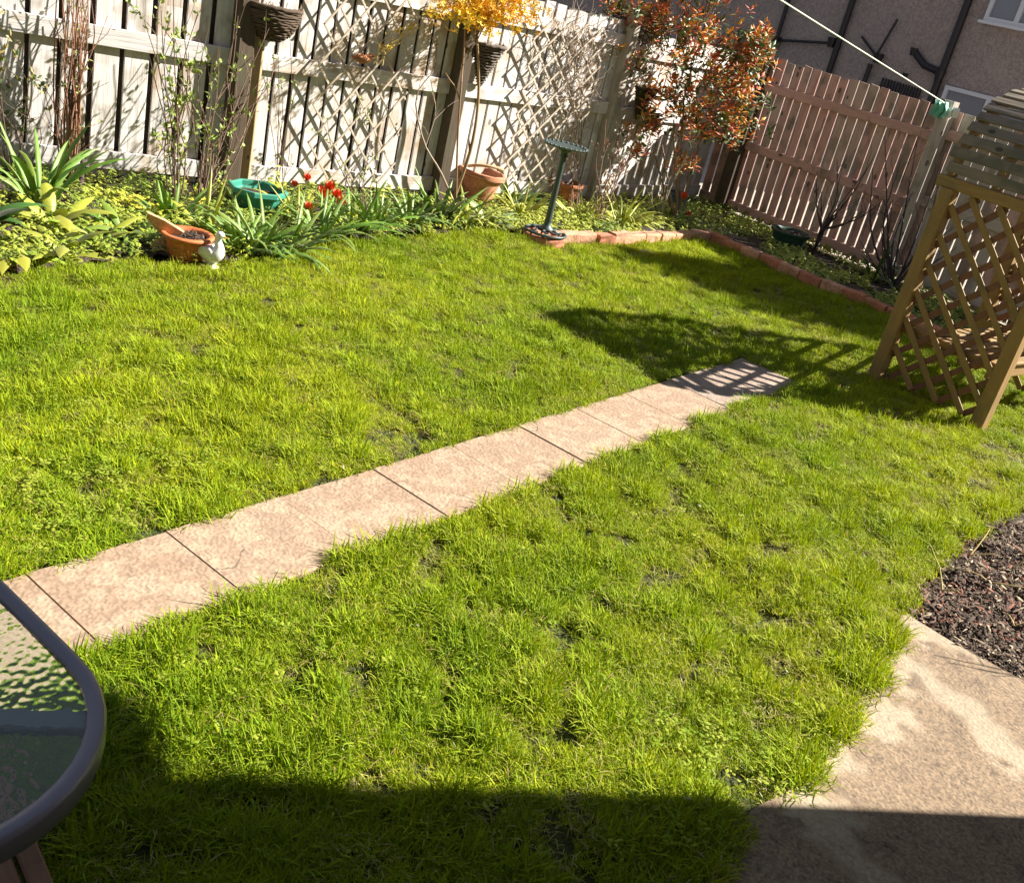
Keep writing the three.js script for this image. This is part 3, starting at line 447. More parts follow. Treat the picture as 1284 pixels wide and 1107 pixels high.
  win(1152, 205, 2.4, 1.45, 'white framed downstairs window above the fence', [-0.3, 0.6]);
}

{ // paved yard of the next house
  const pts = [[1.2, -30], [0.25, -30], [0.25, 14], [9.2, 14], [9.2, -30]].map(([a, b]) => loc(a, b, 0, fA)); const g = shapeSheet(pts.slice(1), -0.03, 0.02); const uv = g.attributes.uv, ps = g.attributes.position; for (let i = 0; i < uv.count; i++) uv.setXY(i, ps.getX(i) * 0.5, ps.getZ(i) * 0.5);
  struct('neighbour_yard', g, M.yard);
}
const houseCorner = V3(0, 0, 0);
// ------------------------------------------------------------------ own house, behind and right of the view: its corner and eaves shade the foreground
{
  const shadowEnd = V3(-0.66, 0, -1.94), HH = 3.5, D = HH / Math.tan(EL); const C = shadowEnd.clone().add(V3(Math.cos(AZ) * D, 0, -Math.sin(AZ) * D)); houseCorner.copy(C);
  const o = thing('garden_house', 'house beside the patio with overhanging eaves', 'house'); const hb = (a0, a1, b0, b1, y0, y1, mat, name) => { const g = new THREE.BoxGeometry(b1 - b0, y1 - y0, a1 - a0); const uv = g.attributes.uv, pp = g.attributes.position; for (let i = 0; i < uv.count; i++) uv.setXY(i, (pp.getX(i) + pp.getZ(i)) * 0.5, pp.getY(i) * 0.5); g.applyMatrix4(new THREE.Matrix4().makeBasis(B, V3(0, 1, 0), B.clone().cross(V3(0, 1, 0)))); const c = loc((a0 + a1) / 2, (b0 + b1) / 2, (y0 + y1) / 2, C); g.translate(c.x, c.y, c.z); return mesh(name, g, mat, o); };
  hb(-15, 0, 0, 7, -0.06, HH, M.houseWall, 'wall'); hb(-15.3, 0.02, -0.32, 7.3, HH + 0.004, HH + 0.16, std({ color: col(0.1, 0.085, 0.08) }), 'eaves');
}
// ------------------------------------------------------------------ brick edging of the bed
{
  const o = thing('brick_edging', 'line of terracotta bricks edging the flower bed', 'edging'); const c = new THREE.CatmullRomCurve3(brickLine, false, 'catmullrom', 0.1); const len = c.getLength(), N = Math.round(len / 0.235);
  for (let i = 0; i < N; i++) {
    const a = c.getPointAt(i / N), b = c.getPointAt((i + 1) / N - 0.008 / len); a.y = 0.045 + rr(-0.008, 0.006); b.y = a.y + rr(-0.01, 0.01); const j = rr(-0.012, 0.012); a.x += j; b.x += j + rr(-0.008, 0.008);
    bar('brick', a, b, 0.11, 0.12, V3(0, 1, 0), a.x < 1.2 ? pick([M.brick2, M.brick2, M.brick]) : pick([M.brick, M.brick, M.brick2]), o, { seg: 3, wob: 0.004, ch: 0.012 });  // sunlit stretch gets paler bricks, shaded stretch redder: light put into colour
  }
}

// ------------------------------------------------------------------ arbour seat
{
  const o = thing('arbour_seat', 'timber arbour seat with arched slatted roof and diamond lattice sides', 'arbour');
  const D = 0.8, Wd = 1.24, HE = 1.36, RISE = 0.66, up = V3(0, 1, 0); const P = (a, b, y) => loc(a, b, y);
  const ps = 0.09;
  // four posts
  for (const [a, b] of [[0, 0.0], [0, D], [Wd, 0.0], [Wd, D]]) bar('post', P(a, b, -0.05), P(a, b, HE - 0.001), ps, ps, A, M.arbour, o, { seg: 3, wob: 0.002, ch: 0.006 });
  // eave beams
  for (const a of [0, Wd]) bar('eave_beam', P(a, -0.1, HE + 0.035), P(a, D + 0.1, HE + 0.035), 0.07, 0.075, up, M.arbour, o, { seg: 2, ch: 0.006 });
  const arc = (t, k = 0) => { const x = Wd / 2 - (Wd / 2 + 0.03 + k) * Math.cos(t), y = HE + 0.075 + (RISE - 0.06 + k) * Math.pow(Math.sin(t), 0.92); return [x, y]; };
  // arched ribs in short sawn pieces
  for (const b of [-0.03, D * 0.36, D * 0.68, D + 0.03]) { const pts = []; for (let i = 0; i <= 12; i++) { const [a, y] = arc(i / 12 * Math.PI, -0.022); pts.push(P(a, b, y)); }
    const pos = [], idx = [], uv = []; for (let i = 0; i <= 24; i++) { const t = i / 24 * Math.PI; for (const [k, db] of [[-0.012, -0.022], [-0.012, 0.022], [-0.07, 0.022], [-0.07, -0.022]]) { const [a, y] = arc(t, k); const p = P(a, b + db, y); pos.push(p.x, p.y, p.z); uv.push(t, k + db); } if (i) { const q = (i - 1) * 4; for (let s = 0; s < 4; s++) { const e = q + s, f = q + (s + 1) % 4; idx.push(e, f, f + 4, e, f + 4, e + 4); } } }
    const gi = rawGeo(pos, idx, uv).toNonIndexed(); gi.computeVertexNormals(); mesh('roof_rib', gi, M.arbour, o); }
  // roof slats along the arbour's depth
  const NS = 21; for (let i = 0; i < NS; i++) { const t = (i + 0.5) / NS * Math.PI, [a, y] = arc(t, 0), [a2, y2] = arc(t + 0.03, 0); const d = V3(0, 0, 0).addScaledVector(A, a2 - a).add(V3(0, y2 - y, 0)).normalize(); const n = B.clone().cross(d).normalize(); bar('roof_slat', P(a, -0.07 + rr(-0.012, 0.012), y), P(a, D + 0.09 + rr(-0.012, 0.012), y), 0.066, 0.018, n, M.arbourRoof, o, { seg: 2, wob: 0.002 }); }
  // finial ring
  const ring = new THREE.TorusGeometry(0.02, 0.005, 8, 16); const rg = mesh('ring', ring, M.iron, o); rg.position.copy(P(Wd / 2 - 0.05, -0.05, HE + RISE + 0.06)); rg.rotation.y = 0.6;
  // lattice panels
  const lattice = (c, d, n, w, h, y0, pitch, m1, m2) => { for (const s of [-1, 1]) for (let k = -12; k < 24; k++) { const u0 = k * pitch + 0.04, sk = 1.0; let v0 = 0, v1 = h; const a1 = s * sk * (0 - u0), a2 = s * sk * (w - u0); v0 = Math.max(v0, Math.min(a1, a2)); v1 = Math.min(v1, Math.max(a1, a2)); if (v1 - v0 < 0.05) continue; const at = v => c.clone().addScaledVector(d, u0 + s * v / sk).addScaledVector(n, s * 0.007).setY(y0 + v); bar('lattice_slat', at(v0), at(v1), 0.042, 0.012, n, s > 0 ? m1 : m2, o, { ch: 0.002 }); } };
  lattice(P(0, 0.045, 0), B, A, D - 0.09, HE - 0.06, 0.05, 0.196, M.arbourRed, M.arbour);
  lattice(P(Wd, 0.045, 0), B, A, D - 0.09, HE - 0.06, 0.05, 0.196, M.arbourRed, M.arbour);
  lattice(P(0.045, D, 0), A, B, Wd - 0.09, HE - 0.66, 0.65, 0.196, M.arbourRed, M.arbour);
  // seat: boards between the sides, front rail and back rail
  for (let i = 0; i < 5; i++) bar('seat_board', P(0.046, 0.22 + i * 0.118, 0.42), P(Wd - 0.046, 0.22 + i * 0.118, 0.42), 0.1, 0.022, up, M.arbour, o, { seg: 2, wob: 0.001 });
  bar('seat_rail', P(0.046, 0.19, 0.36), P(Wd - 0.046, 0.19, 0.36), 0.09, 0.03, B, M.arbour, o, {}); bar('seat_rail', P(0.046, 0.7, 0.36), P(Wd - 0.046, 0.7, 0.36), 0.09, 0.03, B, M.arbour, o, {});
  for (let i = 0; i < 3; i++) bar('back_board', P(0.046, D - 0.05, 0.62 + i * 0.15), P(Wd - 0.046, D - 0.05, 0.62 + i * 0.15), 0.1, 0.02, B, M.arbourRed, o, {});
  for (const a of [0, Wd]) bar('arm_rail', P(a + (a ? -0.046 : 0.046), 0.04, 0.4), P(a + (a ? -0.046 : 0.046), D - 0.04, 0.4), 0.06, 0.02, A, M.arbour, o, {});
}

// ------------------------------------------------------------------ glass patio table
{
  const TH = 0.72, e1 = V3(0.83, 0, 0.558).normalize(), e2 = V3(-0.558, 0, 0.83).normalize(), V = V3(-0.404, 0, -1.286), S = 0.92, r = 0.31;
  const ctr = V.clone().addScaledVector(e1, -S / 2).addScaledVector(e2, S / 2); const o = thing('patio_table', 'grey metal patio table with rippled glass top by the path', 'table', ctr);
  const outline = (inset) => { const pts = [], hs = S / 2 - inset, rad = r - inset; for (const [sx, sy, a0] of [[1, 1, 0], [-1, 1, 1], [-1, -1, 2], [1, -1, 3]]) for (let i = 0; i <= 10; i++) { const a = (a0 + i / 10) * Math.PI / 2; pts.push([sx * (hs - rad) + Math.cos(a) * rad, sy * (hs - rad) + Math.sin(a) * rad]); } return pts; };
  const L = (u, v, y) => V3(0, 0, 0).addScaledVector(e1, u).addScaledVector(e2, v).setY(y);
  // rim: swept rounded section
  const sec = [[0.0, -0.03], [0.0, 0.004], [0.006, 0.014], [0.016, 0.017], [0.03, 0.014], [0.032, 0.006], [0.032, -0.006], [0.026, -0.012], [0.012, -0.034]];
  const rp = [], ri = [], ru = []; const oN = outline(0).length; sec.forEach(([ins, y]) => outline(ins).forEach(([u, v]) => { const p = L(u, v, TH + y); rp.push(p.x, p.y, p.z); ru.push(0, 0); }));
  for (let s = 0; s < sec.length; s++) for (let i = 0; i < oN; i++) { const a = s * oN + i, b = s * oN + (i + 1) % oN, c = ((s + 1) % sec.length) * oN; ri.push(a, b, c + (i + 1) % oN, a, c + (i + 1) % oN, c + i); }
  mesh('rim', rawGeo(rp, ri, ru), M.tableMetal, o);
  // rippled glass sheet: hammered relief as geometry
  const ol = outline(0.03), gp = [], gi = [], gu = [], n = 260, m = new Map(); const inside = (u, v) => { const hs = S / 2 - 0.016, rad = r - 0.016, du = Math.max(Math.abs(u) - (hs - rad), 0), dv = Math.max(Math.abs(v) - (hs - rad), 0); return Math.hypot(du, dv) < rad; };
  const cells = []; for (let i = 0; i < 6500; i++) cells.push([rr(-0.47, 0.47), rr(-0.47, 0.47)]); const grid = new Map(); cells.forEach(c => { const k = Math.floor(c[0] / 0.04) * 1000 + Math.floor(c[1] / 0.04); if (!grid.has(k)) grid.set(k, []); grid.get(k).push(c); });
  const bump = (u, v) => { let d1 = 1; const gx = Math.floor(u / 0.04), gy = Math.floor(v / 0.04); for (let a = -1; a <= 1; a++) for (let b = -1; b <= 1; b++) for (const c of grid.get((gx + a) * 1000 + gy + b) ?? []) d1 = Math.min(d1, (u - c[0]) ** 2 + (v - c[1]) ** 2); return Math.min(Math.sqrt(d1), 0.03); };
  const vid = (i, j) => { const k = i * 1000 + j; if (!m.has(k)) { const u = (i / n - 0.5) * S, v = (j / n - 0.5) * S; const p = L(u, v, TH + 0.001 + bump(u, v) * 0.15); m.set(k, gp.length / 3); gp.push(p.x, p.y, p.z, p.x, TH - 0.006, p.z); gu.push(u, v, u, v); } return m.get(k); };
  const cell = (i, j) => i >= 0 && j >= 0 && i < n && j < n && inside(((i + 0.5) / n - 0.5) * S, ((j + 0.5) / n - 0.5) * S);
  for (let i = 0; i < n; i++) for (let j = 0; j < n; j++) { if (!cell(i, j)) continue; const a = vid(i, j), b = vid(i + 1, j), c = vid(i + 1, j + 1), d = vid(i, j + 1); gi.push(a, d, c, a, c, b, a + 1, c + 1, d + 1, a + 1, b + 1, c + 1);
    const sideq = (p, q) => gi.push(p, q, q + 1, p, q + 1, p + 1); if (!cell(i - 1, j)) sideq(d, a); if (!cell(i + 1, j)) sideq(b, c); if (!cell(i, j - 1)) sideq(a, b); if (!cell(i, j + 1)) sideq(c, d); }
  const gg = rawGeo(gp, gi, gu); { const nn = gg.attributes.normal; if (nn.getY(0) < 0) { const ix = gg.index.array; for (let i = 0; i < ix.length; i += 3) { const t = ix[i]; ix[i] = ix[i + 1]; ix[i + 1] = t; } gg.computeVertexNormals(); } }
  mesh('glass_top', gg, new THREE.MeshPhysicalMaterial({ color: col(0.97, 0.99, 0.98), roughness: 0.03, transmission: 1, thickness: 0.008, ior: 1.5, attenuationColor: col(0.35, 0.75, 0.62), attenuationDistance: 0.07 }), o);
  // under-frame bars and legs
  const T = (name, pts, rad) => mesh(name, tube(pts, rad, rad, 10, [1, 1, 1]), M.tableMetal, o);
  { const a = G(130, 909, 0.69).sub(ctr), b = G(-330, 900, 0.69).sub(ctr); bar('cross_bar', a, b, 0.05, 0.02, V3(0, 1, 0), M.tableMetal, o, { ch: 0.007 }); const m2 = a.clone().lerp(b, 0.5), d2 = V3(-(b.z - a.z), 0, b.x - a.x).normalize(); bar('cross_bar', m2.clone().addScaledVector(d2, -0.43).setY(0.668), m2.clone().addScaledVector(d2, 0.43).setY(0.668), 0.05, 0.02, V3(0, 1, 0), M.tableMetal, o, { ch: 0.007 }); }
  for (const [a, b] of [[1, 1], [1, -1], [-1, 1], [-1, -1]]) { const l = T('leg', [L(a * 0.16, b * 0.16, TH - 0.065), L(a * 0.15, b * 0.15, 0.4), L(a * 0.17, b * 0.17, 0.012)], 0.015); }
}
// timber step in the near corner
{
  const o = thing('timber_step', 'low brown grooved timber step beside the patio table', 'step'); const p0 = G(50, 1098); const dA = V3(-0.72, 0, 0.69), dB = V3(0.69, 0, 0.72);
  for (let i = 0; i < 11; i++) { const a = p0.clone().addScaledVector(dA, 0.03 + i * 0.056).addScaledVector(V3(-0.69, 0, -0.72), 0.32).setY(0.085), b = a.clone().addScaledVector(dB, 1.0); bar('plank', a, b, 0.046, 0.028, V3(0, 1, 0), M.deck, o, { seg: 2, ch: 0.005 }); for (let g = -1; g <= 1; g++) {} }
  for (const t of [0.1, 0.8]) { const a = p0.clone().addScaledVector(V3(-0.69, 0, -0.72), 0.32 - t).setY(0.042); bar('bearer', a, a.clone().addScaledVector(dA, 0.62), 0.05, 0.055, V3(0, 1, 0), M.deck, o, {}); }
}

// ------------------------------------------------------------------ pots and ornaments
const soilTop = (o, r, y) => { const g = new THREE.CircleGeometry(r, 24, 0, 6.2832); const gg = new THREE.RingGeometry(0.001, r, 20, 5); gg.rotateX(-Math.PI / 2); const p = gg.attributes.position; for (let i = 0; i < p.count; i++) p.setY(i, p.getY(i) + (noise(p.getX(i) * 60 + 5, p.getZ(i) * 60, 5) - 0.4) * 0.02); gg.computeVertexNormals(); const m = mesh('soil', gg, M.soil, o); m.position.y = y; };
function pot(name, label, pos, R, h, mat, { taper = 0.72, seg = 30, rim = 0.03, soil = true, tilt = 0, cat = 'pot', rimH = 0.14, soilY = 0.86 } = {}) {
  const o = thing(name, label, cat, pos); const b = R * taper, k = 1 - rimH;
  mesh('body', lathe([[0.001, 0.012], [b * 0.9, 0.012], [b, 0], [lerp(b, R, k), h * k], [lerp(b, R, k) - 0.012, h * k], [b - 0.014, 0.02], [0.001, 0.02]], seg), mat, o);
  mesh('rim', lathe([[lerp(b, R, k) - 0.013, h * k], [R + rim * 0.6, h * k + 0.001], [R + rim * 0.75, h * k + 0.008], [R + rim * 0.75, h - 0.006], [R + rim * 0.5, h], [R - 0.004, h], [R - 0.014, h - 0.01], [lerp(b, R, k) - 0.013, h * k]], seg), mat, o);
  if (soil) soilTop(o, lerp(b, R, soilY) - 0.012, h * soilY); o.rotation.z = tilt; return o;
}
{ // orange pot with shards and dead plant
  const p = G(232, 326); const o = pot('plant_pot', 'round orange plastic pot of dead stems beside the white goose', p, 0.135, 0.17, M.orangePlastic, { taper: 0.74 });
  const l = []; for (let i = 0; i < 26; i++) l.push(xf(leafGeo(rr(0.03, 0.07), rr(0.012, 0.022), { seg: 2, bend: rr(0.3, 1.5), c: tint([0.1, 0.055, 0.035], 0.4) }), V3(gauss() * 0.05 + 0.03, 0.15, gauss() * 0.05), rotY(rnd() * 6.28).multiply(new THREE.Quaternion().setFromAxisAngle(V3(1, 0, 0), rr(0.1, 1))))); mesh('dead_plant', mergeGeometries(l), M.leaf, o);
  const shard = (pts, label, pos, rx, ry, rz) => { const s = new THREE.Shape(pts.map(q => new THREE.Vector2(...q))); const g = new THREE.ExtrudeGeometry(s, { depth: 0.012, bevelEnabled: true, bevelSize: 0.003, bevelThickness: 0.003, bevelSegments: 1, steps: 1 }); const ps = g.attributes.position; for (let i = 0; i < ps.count; i++) { const x = ps.getX(i); ps.setZ(i, ps.getZ(i) - x * x * 1.6); } g.computeVertexNormals(); const m = single('terracotta_shard', g, M.terracottaPale, label, 'shard', pos); m.rotation.set(rx, ry, rz, 'YXZ'); };
  shard([[-0.04, 0], [0.05, 0.01], [0.04, 0.14], [0.015, 0.24], [-0.02, 0.22], [-0.05, 0.1]], 'long curved terracotta shard leaning in the orange pot', p.clone().add(V3(-0.05, 0.13, 0.0)), 0.35, 0.4, 0.95);
  shard([[-0.08, 0], [0.07, 0], [0.06, 0.07], [0.0, 0.1], [-0.07, 0.06]], 'short terracotta shard lying on the soil beside the orange pot', G(205, 322).setY(0.03), -0.7, 0.3, 0.12);
}
{ // goose ornament, one swept body
  const o = thing('goose_ornament', 'small white goose ornament with yellow beak standing on the lawn edge', 'ornament', G(264, 336)); const ctrl = [[-0.085, 0.1, 0.006], [-0.06, 0.088, 0.03], [-0.03, 0.078, 0.045], [0.005, 0.078, 0.048], [0.03, 0.095, 0.04], [0.035, 0.125, 0.026], [0.028, 0.15, 0.019], [0.027, 0.172, 0.018], [0.036, 0.188, 0.021], [0.05, 0.188, 0.016], [0.06, 0.185, 0.006]];
  const pts = new THREE.CatmullRomCurve3(ctrl.map(c => V3(c[0], c[1], 0))).getPoints(40), rads = new THREE.CatmullRomCurve3(ctrl.map((c, i) => V3(c[2], 0, 0))).getPoints(40).map(v => Math.max(v.x, 0.003));
  const g = tube(pts, 1, 1, 16, [1, 1, 1]), ps = g.attributes.position; for (let i = 0; i < 41; i++) for (let s = 0; s < 16; s++) { const k = i * 16 + s; const v = V3(ps.getX(k), ps.getY(k), ps.getZ(k)).sub(pts[i]).multiplyScalar(rads[i]).add(pts[i]); ps.setXYZ(k, v.x, v.y, v.z); } g.computeVertexNormals(); mesh('body', g, M.china, o);
  const bk = new THREE.ConeGeometry(0.009, 0.032, 10); bk.rotateZ(-Math.PI / 2); bk.scale(1, 0.7, 1); bk.translate(0.074, 0.184, 0); mesh('beak', bk, M.beak, o);
  for (const z of [-1, 1]) { const e = new THREE.SphereGeometry(0.0035, 8, 6); e.translate(0.045, 0.194, z * 0.0175); mesh('eye', e, M.blackPipe, o); const w = new THREE.SphereGeometry(1, 14, 8); w.scale(0.05, 0.028, 0.012); w.rotateZ(0.15); w.translate(-0.025, 0.092, z * 0.041); mesh('wing', w, M.china, o); }
  mesh('base', lathe([[0.001, 0], [0.04, 0], [0.042, 0.008], [0.026, 0.02], [0.022, 0.045], [0.001, 0.045]], 18), M.china, o); o.rotation.y = -0.25; o.scale.setScalar(1.15);
}
{ // green octagonal planter
  const p = G(320, 268); const o = thing('octagonal_planter', 'green plastic octagonal planter standing by the dark fence post', 'planter', p); const R = 0.215, h = 0.2;
  const g = lathe([[0.001, 0.015], [R * 0.62, 0.015], [R * 0.64, 0], [R * 0.7, 0.03], [R * 0.66, 0.035], [R * 0.9, h - 0.04], [R * 0.86, h - 0.04], [R * 0.6, 0.05], [0.001, 0.05]], 8).toNonIndexed(); g.computeVertexNormals(); mesh('body', g, M.greenPlastic, o);
  const r2 = lathe([[R * 0.87, h - 0.04], [R * 0.98, h - 0.04], [R, h - 0.034], [R, h - 0.006], [R * 0.98, h], [R * 0.9, h], [R * 0.87, h - 0.006], [R * 0.87, h - 0.04]], 8).toNonIndexed(); r2.computeVertexNormals(); mesh('rim', r2, M.greenPlastic, o); soilTop(o, R * 0.82, h - 0.055);
  mesh('dry_stem', tube(wander(V3(0.02, h - 0.06, 0), V3(-0.5, 1, 0.2), 0.2, 5, 0.2), 0.004, 0.002, 5, [0.4, 0.3, 0.2]), M.stem, o); o.rotation.y = 0.2;
}
{ const o = pot('terracotta_pot', 'weathered terracotta pot by the olive brown post below yellow flowers', G(594, 256), 0.205, 0.32, M.terracottaOld, { taper: 0.66, seg: 9, rim: 0.03, rimH: 0.16, soilY: 0.7, tilt: -0.06 });
  const s = mesh('broken_rim_piece', new THREE.TorusGeometry(0.175, 0.014, 6, 14, 2.2), M.terracottaPale, o); s.position.set(0.02, 0.33, 0); s.rotation.set(1.2, 0.2, 0.4); }
pot('terracotta_pot', 'dark red terracotta pot behind the bird bath column', G(703, 258), 0.16, 0.25, M.terracotta, { taper: 0.7 });
pot('plant_pot', 'dark green plastic tub on the shaded soil below the slatted fence', G(985, 312), 0.2, 0.2, M.darkPlastic, { taper: 0.75, rim: 0.02 });
pot('plant_pot', 'slate blue pot in the shade under the orange shrub', G(842, 262), 0.13, 0.2, std({ color: col(0.06, 0.1, 0.12), roughness: 0.6 }), { taper: 0.78, rim: 0.015 });
{ // bird bath
  const p = G(681, 303); const o = thing('bird_bath', 'dark green cast iron bird bath with scrolled round foot', 'bird bath', p.clone().setY(0.075));
  const H3 = hAt(p, 711, 184) - 0.075;
  mesh('dish', lathe([[0.001, H3 - 0.02], [0.06, H3 - 0.02], [0.15, H3 - 0.008], [0.19, H3 + 0.006], [0.196, H3 + 0.012], [0.19, H3 + 0.014], [0.15, H3 + 0.002], [0.001, H3 - 0.008]], 40), M.iron, o);
  mesh('column', lathe([[0.001, 0.03], [0.06, 0.03], [0.065, 0.045], [0.045, 0.06], [0.027, 0.09], [0.034, 0.11], [0.028, 0.12], [0.025, H3 * 0.6], [0.026, H3 - 0.09], [0.036, H3 - 0.07], [0.026, H3 - 0.06], [0.05, H3 - 0.03], [0.085, H3 - 0.019], [0.001, H3 - 0.019]], 24), M.iron, o);
  const f = new THREE.TorusGeometry(0.175, 0.012, 8, 40); f.rotateX(Math.PI / 2); f.translate(0, 0.014, 0); mesh('foot_ring', f, M.iron, o);
  for (let i = 0; i < 8; i++) { const a = i / 8 * 6.2832, pts = []; for (let k = 0; k <= 14; k++) { const t = k / 14, r = 0.055 + 0.115 * t, w = Math.sin(t * Math.PI * 2) * 0.28 * (1 - t * 0.3); pts.push(V3(Math.cos(a + w) * r, 0.02 + 0.015 * (1 - t), Math.sin(a + w) * r)); } mesh('scroll', tube(pts, 0.009, 0.008, 6, [1, 1, 1]), M.iron, o); }
  for (let i = 0; i < 24; i++) { const a = i / 24 * 6.2832; const g = new THREE.SphereGeometry(0.012, 8, 6); g.translate(Math.cos(a) * 0.172, H3 + 0.008, Math.sin(a) * 0.172); mesh('bead', g, M.iron, o); }
  const b = thing('terracotta_saucer', 'upturned terracotta saucer under the bird bath foot', 'saucer', p); mesh('body', lathe([[0.19, -0.02], [0.185, 0.05], [0.17, 0.074], [0.001, 0.074], [0.001, 0.05], [0.16, 0.05], [0.17, -0.02], [0.19, -0.02]], 30), M.brick, b);
}
// hanging baskets on the fence
function wovenBasket(label, pos, R, h, n, cone, mat) {
  const o = thing('wall_basket', label, 'basket', pos); const d = V3(-n.z, 0, n.x);
  const prof = t => cone ? R * (1 - t) + 0.015 : R * Math.sqrt(Math.max(1 - t * t, 0.02)); const list = [];
  for (let i = 0; i < 15; i++) { const t = i / 15, r = prof(t), y = -t * h, pts = []; for (let k = 0; k <= 20; k++) { const a = k / 20 * Math.PI; pts.push(V3(0, y + rr(-0.006, 0.006), 0).addScaledVector(d, Math.cos(a) * r).addScaledVector(n, Math.sin(a) * r * 0.8 + rr(-0.004, 0.004))); } list.push(tube(pts, i ? 0.009 : 0.016, i ? 0.009 : 0.016, 5, tint([1, 1, 1], 0.3))); }
  mesh('woven_body', mergeGeometries(list), mat, o);
  const inn = []; const gp = [], gi = []; for (let i = 0; i <= 8; i++) for (let k = 0; k <= 14; k++) { const t = i / 8, r = prof(t) * 0.95, a = k / 14 * Math.PI; const v = V3(0, -t * h, 0).addScaledVector(d, Math.cos(a) * r).addScaledVector(n, Math.sin(a) * r * 0.8); gp.push(v.x, v.y, v.z); if (i && k) { const q = i * 15 + k; gi.push(q - 16, q - 15, q, q - 16, q, q - 1); } }
  mesh('liner', rawGeo(gp, gi), std({ color: col(0.05, 0.04, 0.03), roughness: 1, side: THREE.DoubleSide }), o);
  const mo = []; for (let i = 0; i < 50; i++) { const a = rnd() * Math.PI, r = R * rr(0.2, 0.98); mo.push(xf(leafGeo(rr(0.03, 0.07), 0.008, { seg: 2, bend: rr(0.3, 1.4), c: tint([0.3, 0.22, 0.12], 0.4) }), V3(0, 0, 0).addScaledVector(d, Math.cos(a) * r).addScaledVector(n, Math.sin(a) * r * 0.8), rotY(rnd() * 6.28).multiply(new THREE.Quaternion().setFromAxisAngle(V3(1, 0, 0), rr(0, 1.2))))); } mesh('dry_moss', mergeGeometries(mo), M.stem, o); return o;
}
const onF = (p, n, off, px, py) => onPlane(p.clone().addScaledVector(n, off), n, px, py);
wovenBasket('dark woven half bowl basket on the fence beside the dark post', onF(fp.p1, n1, 0.07, 343, 8), 0.21, 0.24, n1, false, M.wicker);
wovenBasket('grey coir cone basket hanging under the yellow flowers', onF(fp.p2, n2, 0.05, 611, 55), 0.165, 0.36, n2, true, M.coir);
wovenBasket('dark cone basket hanging beside the orange shrub', onF(fp.p3, n3, 0.05, 808, 110), 0.15, 0.32, n3, true, M.wicker);
{ // terracotta bird on the trellis
  const p = onF(fp.p1, n1, 0.14, 456, 76); const o = thing('bird_ornament', 'small terracotta bird ornament perched on the fence rail', 'ornament', p); const ctrl = [[-0.11, 0.02, 0.006], [-0.07, 0.012, 0.018], [-0.02, 0.008, 0.032], [0.02, 0.018, 0.03], [0.05, 0.038, 0.02], [0.068, 0.046, 0.017], [0.084, 0.044, 0.005]]; const d = n1.clone();
  const pts = new THREE.CatmullRomCurve3(ctrl.map(c => V3(c[0], c[1], 0))).getPoints(20), rads = new THREE.CatmullRomCurve3(ctrl.map(c => V3(c[2], 0, 0))).getPoints(20).map(v => Math.max(v.x, 0.002)); const g = tube(pts, 1, 1, 12, [1, 1, 1]), ps = g.attributes.position; for (let i = 0; i < 21; i++) for (let s = 0; s < 12; s++) { const k = i * 12 + s, v = V3(ps.getX(k), ps.getY(k), ps.getZ(k)).sub(pts[i]).multiplyScalar(rads[i]).add(pts[i]); ps.setXYZ(k, v.x, v.y, v.z); } g.computeVertexNormals(); mesh('body', g, M.terracotta, o);
  const w = new THREE.SphereGeometry(1, 10, 6); w.scale(0.06, 0.02, 0.01); w.rotateZ(-0.3); w.translate(-0.025, 0.026, 0.03); mesh('wing', w, M.terracottaOld, o); o.rotation.y = 0.7;
}

// ------------------------------------------------------------------ plants
const GREEN = [0.17, 0.29, 0.025], YEL = [0.36, 0.42, 0.045], DEEP = [0.06, 0.14, 0.025], BLUE = [0.19, 0.29, 0.045];
const strapG = {}, broadG = {};
function variants(store, key, c, f) { if (!store[key]) { store[key] = []; for (let i = 0; i < 5; i++) store[key].push(f(tint(c, 0.25, 0.2))); } return store[key]; }
// a clump whose leaves are single pieces
function clump(name, label, px, py, n, L, w, key, c, { broad = false, spread = 0.55, r = 0.05, cat = 'plant', group } = {}) {
  const p = G(px, py); p.y = 0.01; const o = thing(name, label, cat, p, group);
  const gs = broad ? variants(broadG, key, c, q => leafGeo(1, 0.34, { seg: 6, bend: rr(0.6, 1.5), fold: 0.35, c: q, shape: 0.5, base: 0.12 })) : variants(strapG, key, c, q => leafGeo(1, 0.11, { seg: 6, bend: rr(0.2, 1.7), fold: 0.4, c: q, shape: 0.4, base: 0.5, twist: rr(-0.6, 0.6) }));
  for (let i = 0; i < n; i++) { const a = i / n * 6.283 * 2.4 + rr(-0.3, 0.3), m = mesh('leaf', pick(gs), M.leaf, o); const l = L * rr(0.75, 1.4); m.scale.set(w / (broad ? 0.34 : 0.11) * rr(0.8, 1.2), l, l); m.position.set(Math.sin(a) * r * rnd(), 0, Math.cos(a) * r * rnd()); m.quaternion.copy(rotY(a).multiply(new THREE.Quaternion().setFromAxisAngle(V3(1, 0, 0), spread * rr(0.25, 1.25)))); }
  return o;
}
function bloom(o, p, kind, c, s = 1) {     // petals around p
  const l = []; if (kind === 'tulip') for (let i = 0; i < 6; i++) l.push(xf(leafGeo(0.06 * s, 0.042 * s, { seg: 4, bend: -0.35, fold: 0.45, c: tint(c, 0.15), shape: 0.5, base: 0.35 }), p.clone(), rotY(i * 1.047).multiply(new THREE.Quaternion().setFromAxisAngle(V3(1, 0, 0), 0.55 + (i % 2) * 0.12)))); else for (let i = 0; i < 6; i++) l.push(xf(leafGeo(0.03 * s, 0.018 * s, { seg: 2, bend: 0.2, c: tint(c, 0.15), base: 0.4 }), p.clone(), rotY(i * 1.047).multiply(new THREE.Quaternion().setFromAxisAngle(V3(1, 0, 0), 1.2))));
  return mesh('flower', mergeGeometries(l), M.petal, o);
}
const TALL = 'strap leaved clumps in the bed';
